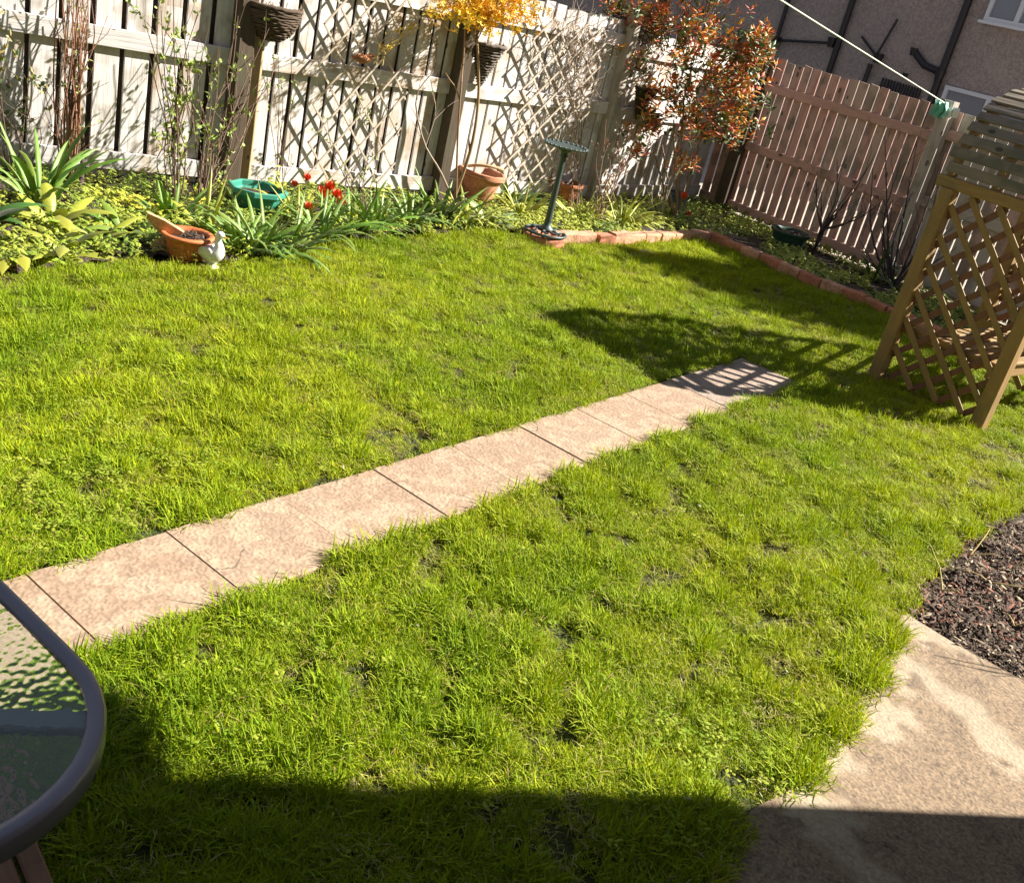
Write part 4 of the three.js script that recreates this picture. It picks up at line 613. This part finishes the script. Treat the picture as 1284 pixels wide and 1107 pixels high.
clump('flag_iris', 'tall sword leaved clump against the pale fence left of the rose', 48, 262, 24, 0.5, 0.034, 'g', GREEN, { spread: 0.28, r: 0.09 });
clump('broad_leaf_plant', 'broad pale leaved clump with white edged curling leaves beneath the climbing rose', 66, 285, 16, 0.32, 0.085, 'y', YEL, { broad: true, spread: 1.0 });
clump('broad_leaf_plant', 'broad yellow green leaves flopping over the lawn edge below the rose', 80, 322, 16, 0.28, 0.075, 'y', YEL, { broad: true, spread: 1.25 });
clump('broad_leaf_plant', 'big dark leaf plant reaching in beside the yellow green clump', -36, 292, 12, 0.38, 0.08, 'd', DEEP, { broad: true, spread: 1.0 });
clump('broad_leaf_plant', 'glossy mid green broad leaved clump between rose and orange pot', 155, 300, 15, 0.25, 0.06, 'g', GREEN, { broad: true, spread: 0.9 });
clump('broad_leaf_plant', 'pale lime clump of wide leaves at the lawn edge near the tall iris', 14, 325, 16, 0.28, 0.075, 'y', YEL, { broad: true, spread: 1.15 });
clump('flag_iris', 'upright yellow green sword leaves between orange pot and green planter', 256, 300, 18, 0.36, 0.028, 'y', YEL, { spread: 0.3 });
clump('tulip_leaves', 'dense arching strap leaves in front of the green planter', 325, 318, 40, 0.367, 0.034, 'b', BLUE, { spread: 0.7, r: 0.12 });
clump('tulip_leaves', 'lighter strap leaves right of the white goose', 300, 318, 29, 0.337, 0.032, 'g', GREEN, { spread: 0.65, r: 0.09 });
clump('tulip_leaves', 'low spreading strap leaves over the lawn below the green planter', 365, 318, 32, 0.347, 0.030, 'b', BLUE, { spread: 0.85, r: 0.08 });
clump('tulip_leaves', 'bright strap leaved clump under the red tulips', 402, 302, 35, 0.347, 0.032, 'g', GREEN, { spread: 0.55, r: 0.1 });
clump('tulip_leaves', 'green strap leaves below the diamond trellis', 470, 288, 35, 0.326, 0.032, 'g', GREEN, { spread: 0.65, r: 0.12 });
clump('tulip_leaves', 'blue green strap leaves in front of the rose stem', 512, 285, 32, 0.337, 0.032, 'b', BLUE, { spread: 0.6, r: 0.11 });
clump('tulip_leaves', 'fresh strap leaved clump in front of the olive brown post', 548, 278, 35, 0.347, 0.032, 'g', GREEN, { spread: 0.55, r: 0.12 });
clump('tulip_leaves', 'strap leaves at the lawn edge between tulips and trellis foot', 440, 294, 30, 0.34, 0.032, 'g', GREEN, { spread: 0.6, r: 0.12 });
clump('tulip_leaves', 'bright strap leaves between the olive brown post and terracotta pot', 580, 282, 30, 0.34, 0.032, 'y', YEL, { spread: 0.6, r: 0.12 });
clump('tulip_leaves', 'strap leaves behind the orange pot and below the rose shrub', 215, 282, 26, 0.3, 0.03, 'g', GREEN, { spread: 0.55, r: 0.12 });
clump('broad_leaf_plant', 'yellow green broad leaves behind the short shard near the primroses', 120, 308, 16, 0.26, 0.06, 'y', YEL, { broad: true, spread: 0.9 });
clump('tulip_leaves', 'strap leaves behind the green planter below the fence rail', 372, 278, 28, 0.36, 0.032, 'y', YEL, { spread: 0.5, r: 0.12 });
clump('broad_leaf_plant', 'small clump of pale oval leaves below the terracotta pot', 612, 284, 9, 0.26, 0.075, 'p', [0.36, 0.44, 0.16], { broad: true, spread: 0.8 });
clump('grassy_clump', 'tuft of narrow yellow green leaves left of the bird bath', 652, 272, 46, 0.32, 0.018, 'y', YEL, { spread: 0.7, r: 0.08 });
clump('grassy_clump', 'tuft of narrow leaves right of the bird bath foot', 725, 280, 46, 0.32, 0.018, 'y', YEL, { spread: 0.6, r: 0.1 });
clump('grassy_clump', 'bushy tuft of bright narrow leaves behind the pale bricks', 778, 284, 60, 0.4, 0.02, 'y', YEL, { spread: 0.65, r: 0.12 });
clump('grassy_clump', 'half shaded tuft of narrow leaves before the orange shrub', 838, 280, 46, 0.3, 0.018, 'g', GREEN, { spread: 0.8, r: 0.07 });
clump('tulip_leaves', 'few dark strap leaves below the fence by the arbour', 1092, 357, 12, 0.360, 0.030, 'd', DEEP, { spread: 0.4 });
clump('tulip_leaves', 'strap leaves crowded between the pots behind the bird bath', 640, 258, 22, 0.360, 0.036, 'b', BLUE, { spread: 0.6, r: 0.12 });
const tulip = (px, py, hpx, hpy, label, s = 1) => { const p = G(px, py), h = hAt(p, hpx, hpy); const o = thing('tulip', label, 'tulip', p, 'red tulips in the bed'); const top = V3(0.01, h - 0.05, 0); mesh('stem', tube([V3(0, 0, 0), V3(0.01, h * 0.5, 0.01), top], 0.005, 0.004, 5, [0.14, 0.24, 0.05]), M.stem, o); bloom(o, top, 'tulip', [0.75, 0.085, 0.015], s); };
tulip(397, 285, 388, 235, 'open scarlet tulip, largest of the cluster below the trellis', 1.5); tulip(404, 285, 398, 226, 'scarlet tulip standing tallest of the cluster below the trellis', 1.2); tulip(414, 285, 406, 236, 'scarlet tulip on the trellis side of the cluster', 1.2); tulip(380, 292, 375, 252, 'low orange red tulip hanging under the scarlet cluster', 1.05); tulip(376, 275, 374, 215, 'small orange tulip between green planter and trellis', 0.9);
tulip(846, 282, 848, 240, 'orange tulip in the shade against the dark corner fence', 1.3); tulip(857, 284, 858, 264, 'low orange tulip beside the half shaded tuft', 1.2);
const smallFlowers = (px, py, n, spread, h, c, label) => { const p = G(px, py); const o = thing('flower_clump', label, 'flowers', p); const l = [], st = []; for (let i = 0; i < n; i++) { const q = V3(gauss() * spread, h * rr(0.7, 1.1), gauss() * spread); st.push(tube([V3(q.x * 0.5, 0, q.z * 0.5), q], 0.002, 0.002, 4, [0.15, 0.25, 0.05])); bloom(o, q, 'star', c, 1.1); } mesh('stems', mergeGeometries(st), M.stem, o); };
tulip(420, 288, 412, 245, 'orange red tulip at the trellis foot, lowest beside the strap leaves', 1.1); tulip(362, 272, 355, 222, 'peach tulip bud above the green planter rim', 0.8);
smallFlowers(158, 268, 16, 0.08, 0.12, [0.75, 0.62, 0.03], 'patch of small yellow flowers below the wide fence boards'); smallFlowers(246, 272, 6, 0.05, 0.13, [0.75, 0.62, 0.03], 'little yellow flowers behind the orange pot'); smallFlowers(340, 262, 4, 0.05, 0.3, [0.8, 0.7, 0.2], 'pale yellow daffodils rising beside the green planter'); smallFlowers(475, 262, 8, 0.1, 0.16, [0.75, 0.66, 0.1], 'yellow flowers among the leaves below the trellis'); smallFlowers(192, 278, 8, 0.08, 0.1, [0.7, 0.6, 0.04], 'low yellow primroses behind the leaning shard');

{ // ground cover in the beds
  const build = (name, label, n, test, c1, c2, size, y) => { const l = []; for (let i = 0; i < 11; i++) l.push(xf(leafGeo(rr(0.03, 0.06) * size, rr(0.018, 0.03) * size, { seg: 2, bend: rr(0.3, 1.2), c: tint([1, 1, 1], 0.25) }), V3(gauss() * 0.03, rr(0.0, 0.08) * size, gauss() * 0.03), rotY(rnd() * 6.28).multiply(new THREE.Quaternion().setFromAxisAngle(V3(1, 0, 0), rr(0.2, 1.35))))); const g = mergeGeometries(l), pts = []; let guard = 0; while (pts.length < n && guard++ < n * 60) { const x = rr(-5, 5), z = rr(-12.7, -5); if (inPoly(bedPoly, x, z) && test(x, z)) pts.push([x, z]); }
    const im = new THREE.InstancedMesh(g, M.leaf, pts.length), mm = new THREE.Matrix4(); pts.forEach(([x, z], i) => { const s = rr(0.6, 1.3); mm.compose(V3(x, y + noise(x * 4, z * 4, 77) * 0.05, z), rotY(rnd() * 6.28), V3(s, s * rr(0.8, 1.5), s)); im.setMatrixAt(i, mm); const c = mix3(c1, c2, clamp(noise(x * 3, z * 3, 78) * 0.8 + rr(-0.2, 0.4), 0, 1)); im.setColorAt(i, col(...c)); }); im.name = name; im.castShadow = im.receiveShadow = true; im.userData = { kind: 'stuff', label, category: 'ground cover' }; scene.add(im); };
  const left = (x, z) => x + z * 0.0 < 1.0;
  const distF2 = (x, z) => V3(x, 0, z).sub(fA).dot(nf);
  build('ground_cover', 'mixed small leaved greenery filling the flower beds', 5600, (x, z) => noise(x * 2.2, z * 2.2, 55) > 0.3, [0.15, 0.24, 0.02], [0.48, 0.5, 0.05], 0.72, 0.0);
}
// shrubs: stems with leaves or flowers
function shrub(name, label, cat, stems, { leafC, leafN = 0, leafL = 0.03, leafW = 0.016, stemC = [0.13, 0.08, 0.055], sides = 5, leafFrom = 0.4, side = 0.3, sideN = 2, group } = {}) {
  const o = thing(name, label, cat, V3(0, 0, 0), group), st = [], lv = [], buds = [];
  for (const { pts, r0, r1 } of stems) {
    st.push(tube(pts, r0, r1, sides, tint(stemC, 0.25))); const tips = [pts];
    for (let k = 0; k < sideN; k++) { const i = 1 + Math.floor(rnd() * (pts.length - 2)), d = pts[i + 1].clone().sub(pts[i]).normalize().add(V3(gauss() * 0.8, 0.1, gauss() * 0.8)); const tw = wander(pts[i], d, side * rr(0.4, 1.2), 4, 0.2); st.push(tube(tw, r1 * 1.1, r1 * 0.5, 4, tint(stemC, 0.25))); tips.push(tw); }
    for (let k = 0; k < leafN; k++) { const tp = pick(tips), i0 = Math.floor((leafFrom + rnd() * (1 - leafFrom)) * (tp.length - 1)), p = tp[i0].clone().lerp(tp[Math.min(i0 + 1, tp.length - 1)], rnd()); for (let q = 0; q < 3; q++) lv.push(xf(leafGeo(leafL * rr(0.6, 1.3), leafW * rr(0.7, 1.2), { seg: 2, bend: rr(0.1, 0.9), c: tint(pick(leafC), 0.25) }), p.clone().add(V3(gauss() * 0.012, gauss() * 0.012, gauss() * 0.012)), new THREE.Quaternion().setFromEuler(new THREE.Euler(gauss() * 1.3, rnd() * 6.28, gauss() * 1.3)))); }
  }
  mesh('stems', mergeGeometries(st), M.stem, o); if (lv.length) mesh('foliage', mergeGeometries(lv), M.leaf, o); return o;
}
const fan = (base, tops, r0, r1, jit, n = 7) => tops.map(t => ({ pts: curvePts([base.clone().add(V3(gauss() * 0.04, 0, gauss() * 0.04)), base.clone().lerp(t, 0.35).add(V3(gauss() * jit, 0, gauss() * jit)), base.clone().lerp(t, 0.7).add(V3(gauss() * jit, gauss() * jit, gauss() * jit)), t], n * 2), r0: r0 * rr(0.7, 1.2), r1 }));
const FRESH = [[0.28, 0.36, 0.05], [0.2, 0.3, 0.04], [0.36, 0.42, 0.09]];
{ // climbing rose in front of the left panel: twined stems
  const b = onF(fp.p1, n0, 0.22, 84, 250); b.y = 0; const tops = []; for (let i = 0; i < 26; i++) tops.push(onF(fp.p1, n0, rr(0.06, 0.25), 92 + gauss() * 18, -60 + rr(-20, 90)));
  shrub('climbing_rose', 'bare reddish brown climbing rose twined up the wide board fence', 'rose', fan(b.clone(), tops, 0.006, 0.003, 0.06), { leafC: FRESH, leafN: 2, leafFrom: 0.5, stemC: [0.26, 0.13, 0.075], side: 0.25, sideN: 3 });
  const m = G(98, 262); single('old_rose', tube(curvePts([m.clone().setY(0), onF(fp.p1, n0, 0.2, 103, 205), onF(fp.p1, n0, 0.2, 102, 165), onF(fp.p1, n0, 0.2, 86, 125), onF(fp.p1, n0, 0.15, 92, 60)], 14), 0.018, 0.01, 7, [0.07, 0.04, 0.035]), M.stem, 'dark bent rose trunk rising from the bed in front of twined stems', 'rose');
  // loose grey twigs left of it
  const b2 = onF(fp.p1, n0, 0.15, 20, 240).setY(0); const t2 = []; for (let i = 0; i < 9; i++) t2.push(onF(fp.p1, n0, rr(0.05, 0.2), rr(-25, 70), rr(20, 150))); shrub('twiggy_climber', 'thin leafy twigs on the fence boards beside the climbing rose', 'climber', fan(b2, t2, 0.004, 0.002, 0.12), { leafC: [[0.12, 0.2, 0.05], [0.3, 0.25, 0.06]], leafN: 7, leafFrom: 0.7, leafL: 0.045, leafW: 0.025, sideN: 2 });
}
{ // twiggy rose shrub at the dark post, fan of stems with new leaves
  const b = G(222, 266), b2 = G(252, 262); const T = pts => pts.map(([x, y]) => onF(fp.p1, n1, rr(0.15, 0.4), x + gauss() * 5, y + gauss() * 6));
  shrub('rose_shrub', 'thin stemmed rose shrub with new leaves in front of wide boards', 'shrub', fan(b, T([[195, 20], [205, 60], [200, 10], [212, 40], [190, 70], [228, 15], [220, 90], [180, 30], [208, 100], [216, -20]]), 0.006, 0.0025, 0.08), { leafC: FRESH, leafN: 14, leafFrom: 0.45, leafL: 0.04, leafW: 0.024, sideN: 3 });
  shrub('rose_shrub', 'arching twiggy rose shrub spreading across the dark fence post', 'shrub', fan(b2, T([[262, 30], [238, 60], [275, 60], [300, 20], [318, 70], [330, 100], [322, 130], [240, 100], [290, 110], [255, 80], [345, 60], [312, 0], [300, -20], [248, 10], [335, 35]]), 0.006, 0.0025, 0.1), { leafC: FRESH, leafN: 8, leafFrom: 0.45, leafL: 0.036, leafW: 0.022, stemC: [0.2, 0.125, 0.085], sideN: 4 });
  const b3 = G(345, 258); shrub('twiggy_climber', 'few bare upright twigs rising behind the green planter', 'climber', fan(b3, T([[345, 60], [352, 90], [362, 40], [340, 120], [385, 80], [330, 80]]), 0.004, 0.002, 0.06), { leafC: FRESH, leafN: 3, leafFrom: 0.6 });
  const b4 = G(455, 290); shrub('young_rose', 'young rose with greenish shoots at the foot of the diamond trellis', 'rose', fan(b4, T([[440, 160], [425, 190], [450, 200], [470, 190], [415, 150], [430, 210], [445, 140]]), 0.005, 0.002, 0.08), { leafC: [[0.34, 0.36, 0.1], [0.2, 0.26, 0.06]], leafN: 14, leafFrom: 0.4, leafL: 0.035 });
}
{ // rose by post 2 and forsythia
  const p = fp.p2; const b = G(574, 266); shrub('rambling_rose', 'pale curved rose stem climbing in front of the olive brown post', 'rose', [{ pts: curvePts([b, onF(p, n1, 0.35, 552, 215), onF(p, n1, 0.3, 532, 180), onF(p, n1, 0.2, 522, 120), onF(p, n1, 0.18, 545, 85), onF(p, n1, 0.18, 548, 50)], 16), r0: 0.011, r1: 0.004 }, { pts: curvePts([onF(p, n1, 0.3, 534, 182), onF(p, n1, 0.25, 546, 140), onF(p, n1, 0.2, 540, 100)], 8), r0: 0.006, r1: 0.003 }], { leafC: FRESH, leafN: 3, stemC: [0.34, 0.25, 0.2], sideN: 5 });
  const fb = G(566, 258), stems = []; const F2 = (x, y, o = 0.3) => onF(p, n2, o, x, y);
  const tops = [[585, 30], [615, 40], [640, 35], [665, 25], [570, 25], [635, 5], [605, 5], [655, 5], [590, -10], [610, -25], [640, -20], [660, -5], [675, 10], [560, 0], [545, 15], [625, 20], [600, 25], [650, 20], [530, -5], [690, -15], [580, 15]];
  const knot = F2(598, 40, 0.28); stems.push({ pts: curvePts([fb, F2(592, 180, 0.3), F2(600, 120, 0.28), knot], 14), r0: 0.017, r1: 0.01 }); stems.push({ pts: curvePts([fb.clone().add(V3(0.04, 0, 0)), F2(575, 150, 0.3), F2(582, 60, 0.28), F2(585, -10, 0.28)], 12), r0: 0.01, r1: 0.006 });
  for (const [x, y] of tops) { stems.push({ pts: curvePts([knot.clone().add(V3(gauss() * 0.03, gauss() * 0.08, 0)), F2(lerp(598, x, 0.5), lerp(20, y, 0.6) - 10, rr(0.2, 0.5)), F2(x, y, rr(0.15, 0.6))], 9), r0: 0.005, r1: 0.002 }); }
  const o = shrub('forsythia', 'yellow flowering forsythia branches over the olive brown fence post', 'shrub', stems, { stemC: [0.3, 0.19, 0.1], leafC: FRESH, leafN: 0, sideN: 2, side: 0.3 });
  const l = []; for (let s = 2; s < stems.length; s++) for (let i = 0; i < 60; i++) { const pt = stems[s].pts[Math.floor(rr(3, stems[s].pts.length))].clone().add(V3(gauss() * 0.1, gauss() * 0.07, gauss() * 0.1)); const q = new THREE.Quaternion().setFromEuler(new THREE.Euler(gauss() * 1.2, rnd() * 6.28, gauss() * 1.2)); const c = pick([[0.8, 0.52, 0.01], [0.85, 0.42, 0.005], [0.82, 0.6, 0.02]]); for (let k = 0; k < 4; k++) l.push(xf(xf(leafGeo(0.03, 0.014, { seg: 2, bend: 0.3, c: tint(c, 0.15), base: 0.4 }), V3(0, 0, 0), rotY(k * 1.571).multiply(new THREE.Quaternion().setFromAxisAngle(V3(1, 0, 0), 1.1))), pt, q)); }
  mesh('blossom', mergeGeometries(l), M.petal, o);
  // spray of yellow twigs on the trellis left of the post
  const sp = []; const st2 = fan(onF(fp.p1, n1, 0.15, 470, 80), [[520, 20], [515, 30], [500, 35], [525, 35], [495, 15]].map(([x, y]) => onF(fp.p1, n1, 0.2, x, y)), 0.005, 0.002, 0.02); const o2 = shrub('forsythia', 'thin yellow budding spray tied across the diamond trellis', 'shrub', st2, { stemC: [0.45, 0.33, 0.14], leafC: [[0.6, 0.45, 0.05], [0.7, 0.5, 0.03]], leafN: 12, leafFrom: 0.45, leafL: 0.025, leafW: 0.013, sideN: 2, side: 0.15 });
}
{ // dried clematis tangle on the second trellis
  const st = [], p = fp.p3; for (let i = 0; i < 130; i++) { const a = onF(p, n2, rr(0.06, 0.2), 733 + gauss() * 22 - 8, 95 + gauss() * 60); st.push(tube(wander(a, V3(gauss() * 0.4, 0.6, gauss() * 0.4), rr(0.15, 0.5), 6, 0.45), 0.003, 0.0015, 3, tint([0.3, 0.23, 0.17], 0.35))); }
  for (let i = 0; i < 5; i++) st.push(tube(curvePts([G(725 + gauss() * 10, 270), onF(p, n2, 0.2, 722 + gauss() * 8, 190), onF(p, n2, 0.15, 728 + gauss() * 10, 110)], 8), 0.006, 0.003, 5, [0.2, 0.14, 0.1]));
  const o = thing('dried_climber', 'tangle of dry grey brown climber stems on the trellis behind the bird bath', 'climber'); mesh('stems', mergeGeometries(st), M.stem, o);
  const lv = []; for (let i = 0; i < 260; i++) lv.push(xf(leafGeo(rr(0.02, 0.04), 0.014, { seg: 2, bend: 1, c: tint([0.36, 0.29, 0.22], 0.3) }), onF(p, n2, rr(0.05, 0.2), 733 + gauss() * 22 - 8, 95 + gauss() * 60), new THREE.Quaternion().setFromEuler(new THREE.Euler(gauss() * 2, rnd() * 6, gauss() * 2)))); mesh('dead_leaves', mergeGeometries(lv), M.leaf, o);
  const bb = G(748, 285); shrub('rose_bush', 'upright thorny brown rose stems right of the bird bath', 'rose', fan(bb, [[752, 175], [765, 195], [775, 180], [760, 150], [785, 190], [795, 175], [770, 215], [805, 165]].map(([x, y]) => onF(p, n3, 0.5, x, y)), 0.007, 0.003, 0.05), { leafC: [[0.3, 0.1, 0.04], [0.35, 0.2, 0.05]], leafN: 5, leafFrom: 0.6, stemC: [0.2, 0.12, 0.09], sideN: 3, side: 0.2 });
}
{ // orange leaved photinia in the corner
  const base = G(848, 280), stems = [], L2 = [], o = thing('photinia_shrub', 'orange and red leaved evergreen shrub in the fence corner', 'shrub'); const at = (px, py, off) => { const v = ray(px, py); const dist = Math.hypot(base.x, base.z) + off; return v.multiplyScalar(dist / Math.hypot(v.x, v.z)).add(camera.position); };
  const blobs = [[850, 30, 70, 36, 1], [900, 60, 62, 45, 1], [880, 110, 70, 40, 1], [930, 120, 30, 36, 0.8], [842, 120, 34, 40, 0.7], [900, 158, 40, 18, 0.8], [815, 20, 26, 26, 0.7], [945, 70, 24, 28, 0.8], [870, -20, 60, 25, 0.8], [818, 150, 12, 14, 0.35], [790, 60, 16, 40, 0.3], [800, 185, 10, 8, 0.15], [955, 45, 12, 14, 0.4], [775, 5, 14, 12, 0.25], [860, 205, 16, 14, 0.2]];
  const st = [], C = (px, py, off) => at(px, py, off), lv = [];
  const trunk = [[830, 180], [868, 190], [845, 150], [880, 170], [858, 120], [820, 190]];
  for (const [x, y] of trunk) st.push({ pts: curvePts([base.clone().add(V3(gauss() * 0.06, 0, gauss() * 0.06)), at(lerp(848, x, 0.6), lerp(270, y, 0.5), gauss() * 0.1), at(x, y, gauss() * 0.15)], 8), r0: 0.016, r1: 0.008 });
  const allSt = st.map(s => tube(s.pts, s.r0, s.r1, 6, tint([0.26, 0.19, 0.13], 0.2)));
  for (const [bx, by, rx, ry, dens] of blobs) for (let i = 0; i < 78 * dens; i++) {
    const px = bx + gauss() * rx * 0.95, py = by + gauss() * ry * 0.95, off = gauss() * 0.4, tip = at(px, py, off), root = at(lerp(px, 855, 0.35), lerp(py, 150, 0.25), off * 0.4); if (i % 3 === 0) allSt.push(tube(curvePts([root, root.clone().lerp(tip, 0.6).add(V3(gauss() * 0.05, gauss() * 0.05, gauss() * 0.05)), tip], 4), 0.005, 0.002, 4, tint([0.16, 0.09, 0.06], 0.2)));
    // whorl of leaves at a shoot tip: new growth coppery, older leaves below green
    const young = rnd() < 0.74; const dir = V3(gauss() * 0.7, 0.9, gauss() * 0.7).normalize(); const n = 7;
    for (let k = 0; k < n; k++) { const c = young && k < 5 ? pick([[0.7, 0.2, 0.03], [0.58, 0.12, 0.035], [0.75, 0.3, 0.035], [0.68, 0.4, 0.045], [0.48, 0.1, 0.04]]) : pick([[0.09, 0.15, 0.03], [0.06, 0.11, 0.025], [0.16, 0.18, 0.04]]); const q = yTo(dir).multiply(rotY(k * 2.4 + rnd())).multiply(new THREE.Quaternion().setFromAxisAngle(V3(1, 0, 0), 0.5 + k * 0.14)); lv.push(xf(leafGeo(rr(0.06, 0.1), rr(0.028, 0.042), { seg: 2, bend: rr(0.1, 0.8), fold: 0.4, c: tint(c, 0.25) }), tip.clone().addScaledVector(dir, -0.012 * k), q)); }
  }
  mesh('stems', mergeGeometries(allSt), M.stem, o); mesh('foliage', mergeGeometries(lv), M.leaf, o);
  // bare stalks beneath
  shrub('bare_stalks', 'pale dead stalks leaning beneath the orange shrub', 'stalks', fan(G(822, 278), [[835, 190], [828, 200], [845, 175], [815, 175], [862, 195], [850, 205], [878, 165], [806, 200]].map(([x, y]) => at(x, y, -0.3)), 0.006, 0.003, 0.04), { stemC: [0.34, 0.28, 0.2], leafC: [[0.4, 0.2, 0.05]], leafN: 1, sideN: 1, side: 0.15 });
}
{ // bare fruit bushes below the back fence
  const onB = (x, y) => onF(fA, nf, rr(0.25, 0.55), x, y); const b = G(1018, 322), b2 = G(1116, 366);
  const k = onB(1030, 288); const s1 = [{ pts: curvePts([b, b.clone().lerp(k, 0.5).add(V3(0.01, 0, 0)), k], 6), r0: 0.028, r1: 0.02 }]; for (const [x, y] of [[1030, 240], [1025, 215], [1060, 250], [1085, 215], [1075, 270], [1050, 200], [1110, 250], [1100, 190]]) s1.push({ pts: curvePts([k, k.clone().lerp(onB(x, y), 0.5).add(V3(gauss() * 0.06, -0.03, gauss() * 0.06)), onB(x, y)], 9), r0: 0.011, r1: 0.003 });
  shrub('bare_fruit_bush', 'leafless dark branched bush below the middle of the back fence', 'bush', s1, { stemC: [0.055, 0.04, 0.04], leafC: FRESH, sideN: 5, side: 0.35 });
  const s2 = []; for (const [x, y] of [[1105, 280], [1095, 210], [1120, 250], [1145, 240], [1175, 270], [1180, 220], [1160, 300], [1190, 285], [1078, 300], [1200, 310], [1130, 200], [1185, 190], [1110, 170], [1150, 180]]) s2.push({ pts: curvePts([b2.clone().add(V3(gauss() * 0.05, 0, gauss() * 0.05)), b2.clone().lerp(onB(x, y), 0.5).add(V3(gauss() * 0.08, -0.04, gauss() * 0.08)), onB(x, y)], 10), r0: 0.014, r1: 0.003 });
  shrub('bare_fruit_bush', 'leafless many stemmed bush beside the arbour post', 'bush', s2, { stemC: [0.05, 0.035, 0.04], leafC: FRESH, sideN: 5, side: 0.35 });
}

// ------------------------------------------------------------------ washing line with pegs
{
  const top = onF(fB, nf, 0.06, 1188, 131); const r2 = ray(988, 0); const n = ray(1188, 131).cross(r2).normalize();
  // far end: a hook under the eaves of the garden house, in the plane that the line spans in view
  const e0 = houseCorner.clone().addScaledVector(B, -0.33).setY(3.58), aa = camera.position.clone().sub(e0).dot(n) / A.dot(n), end = e0.clone().addScaledVector(A, aa); console.log('line end', aa);
  const o = thing('washing_line', 'thin pale washing line running from the grey fence post', 'line'); const pts = []; for (let i = 0; i <= 20; i++) { const t = i / 20; pts.push(top.clone().lerp(end, t).add(V3(0, -0.03 * Math.sin(t * Math.PI), 0))); }
  mesh('cord', tube(pts, 0.006, 0.002, 6, [1, 1, 1]), M.cord, o);
  const pg = thing('peg_bundle', 'mint green cloth peg bundle tied on the washing line end', 'pegs', top.clone().addScaledVector(nf, 0.1));
  for (let i = 0; i < 5; i++) { const g = new THREE.PlaneGeometry(0.12, 0.15, 4, 4), p = g.attributes.position; for (let k = 0; k < p.count; k++) p.setZ(k, 0.02 * Math.sin(p.getX(k) * 60 + i) + 0.015 * Math.sin(p.getY(k) * 40 + i)); g.computeVertexNormals(); const m = mesh('cloth', g, i < 3 ? M.mint : M.white, pg); m.position.copy(B.clone().multiplyScalar(i * 0.05 - 0.04)).add(V3(0, -0.05 - (i % 2) * 0.015, 0)); m.rotation.y = 0.5 + i * 0.5; if (i > 2) m.scale.setScalar(0.6); }
  const hk = mesh('hook', new THREE.TorusGeometry(0.03, 0.006, 6, 16), M.iron, pg); hk.position.y = 0.01;
}

renderer.render(scene, camera);
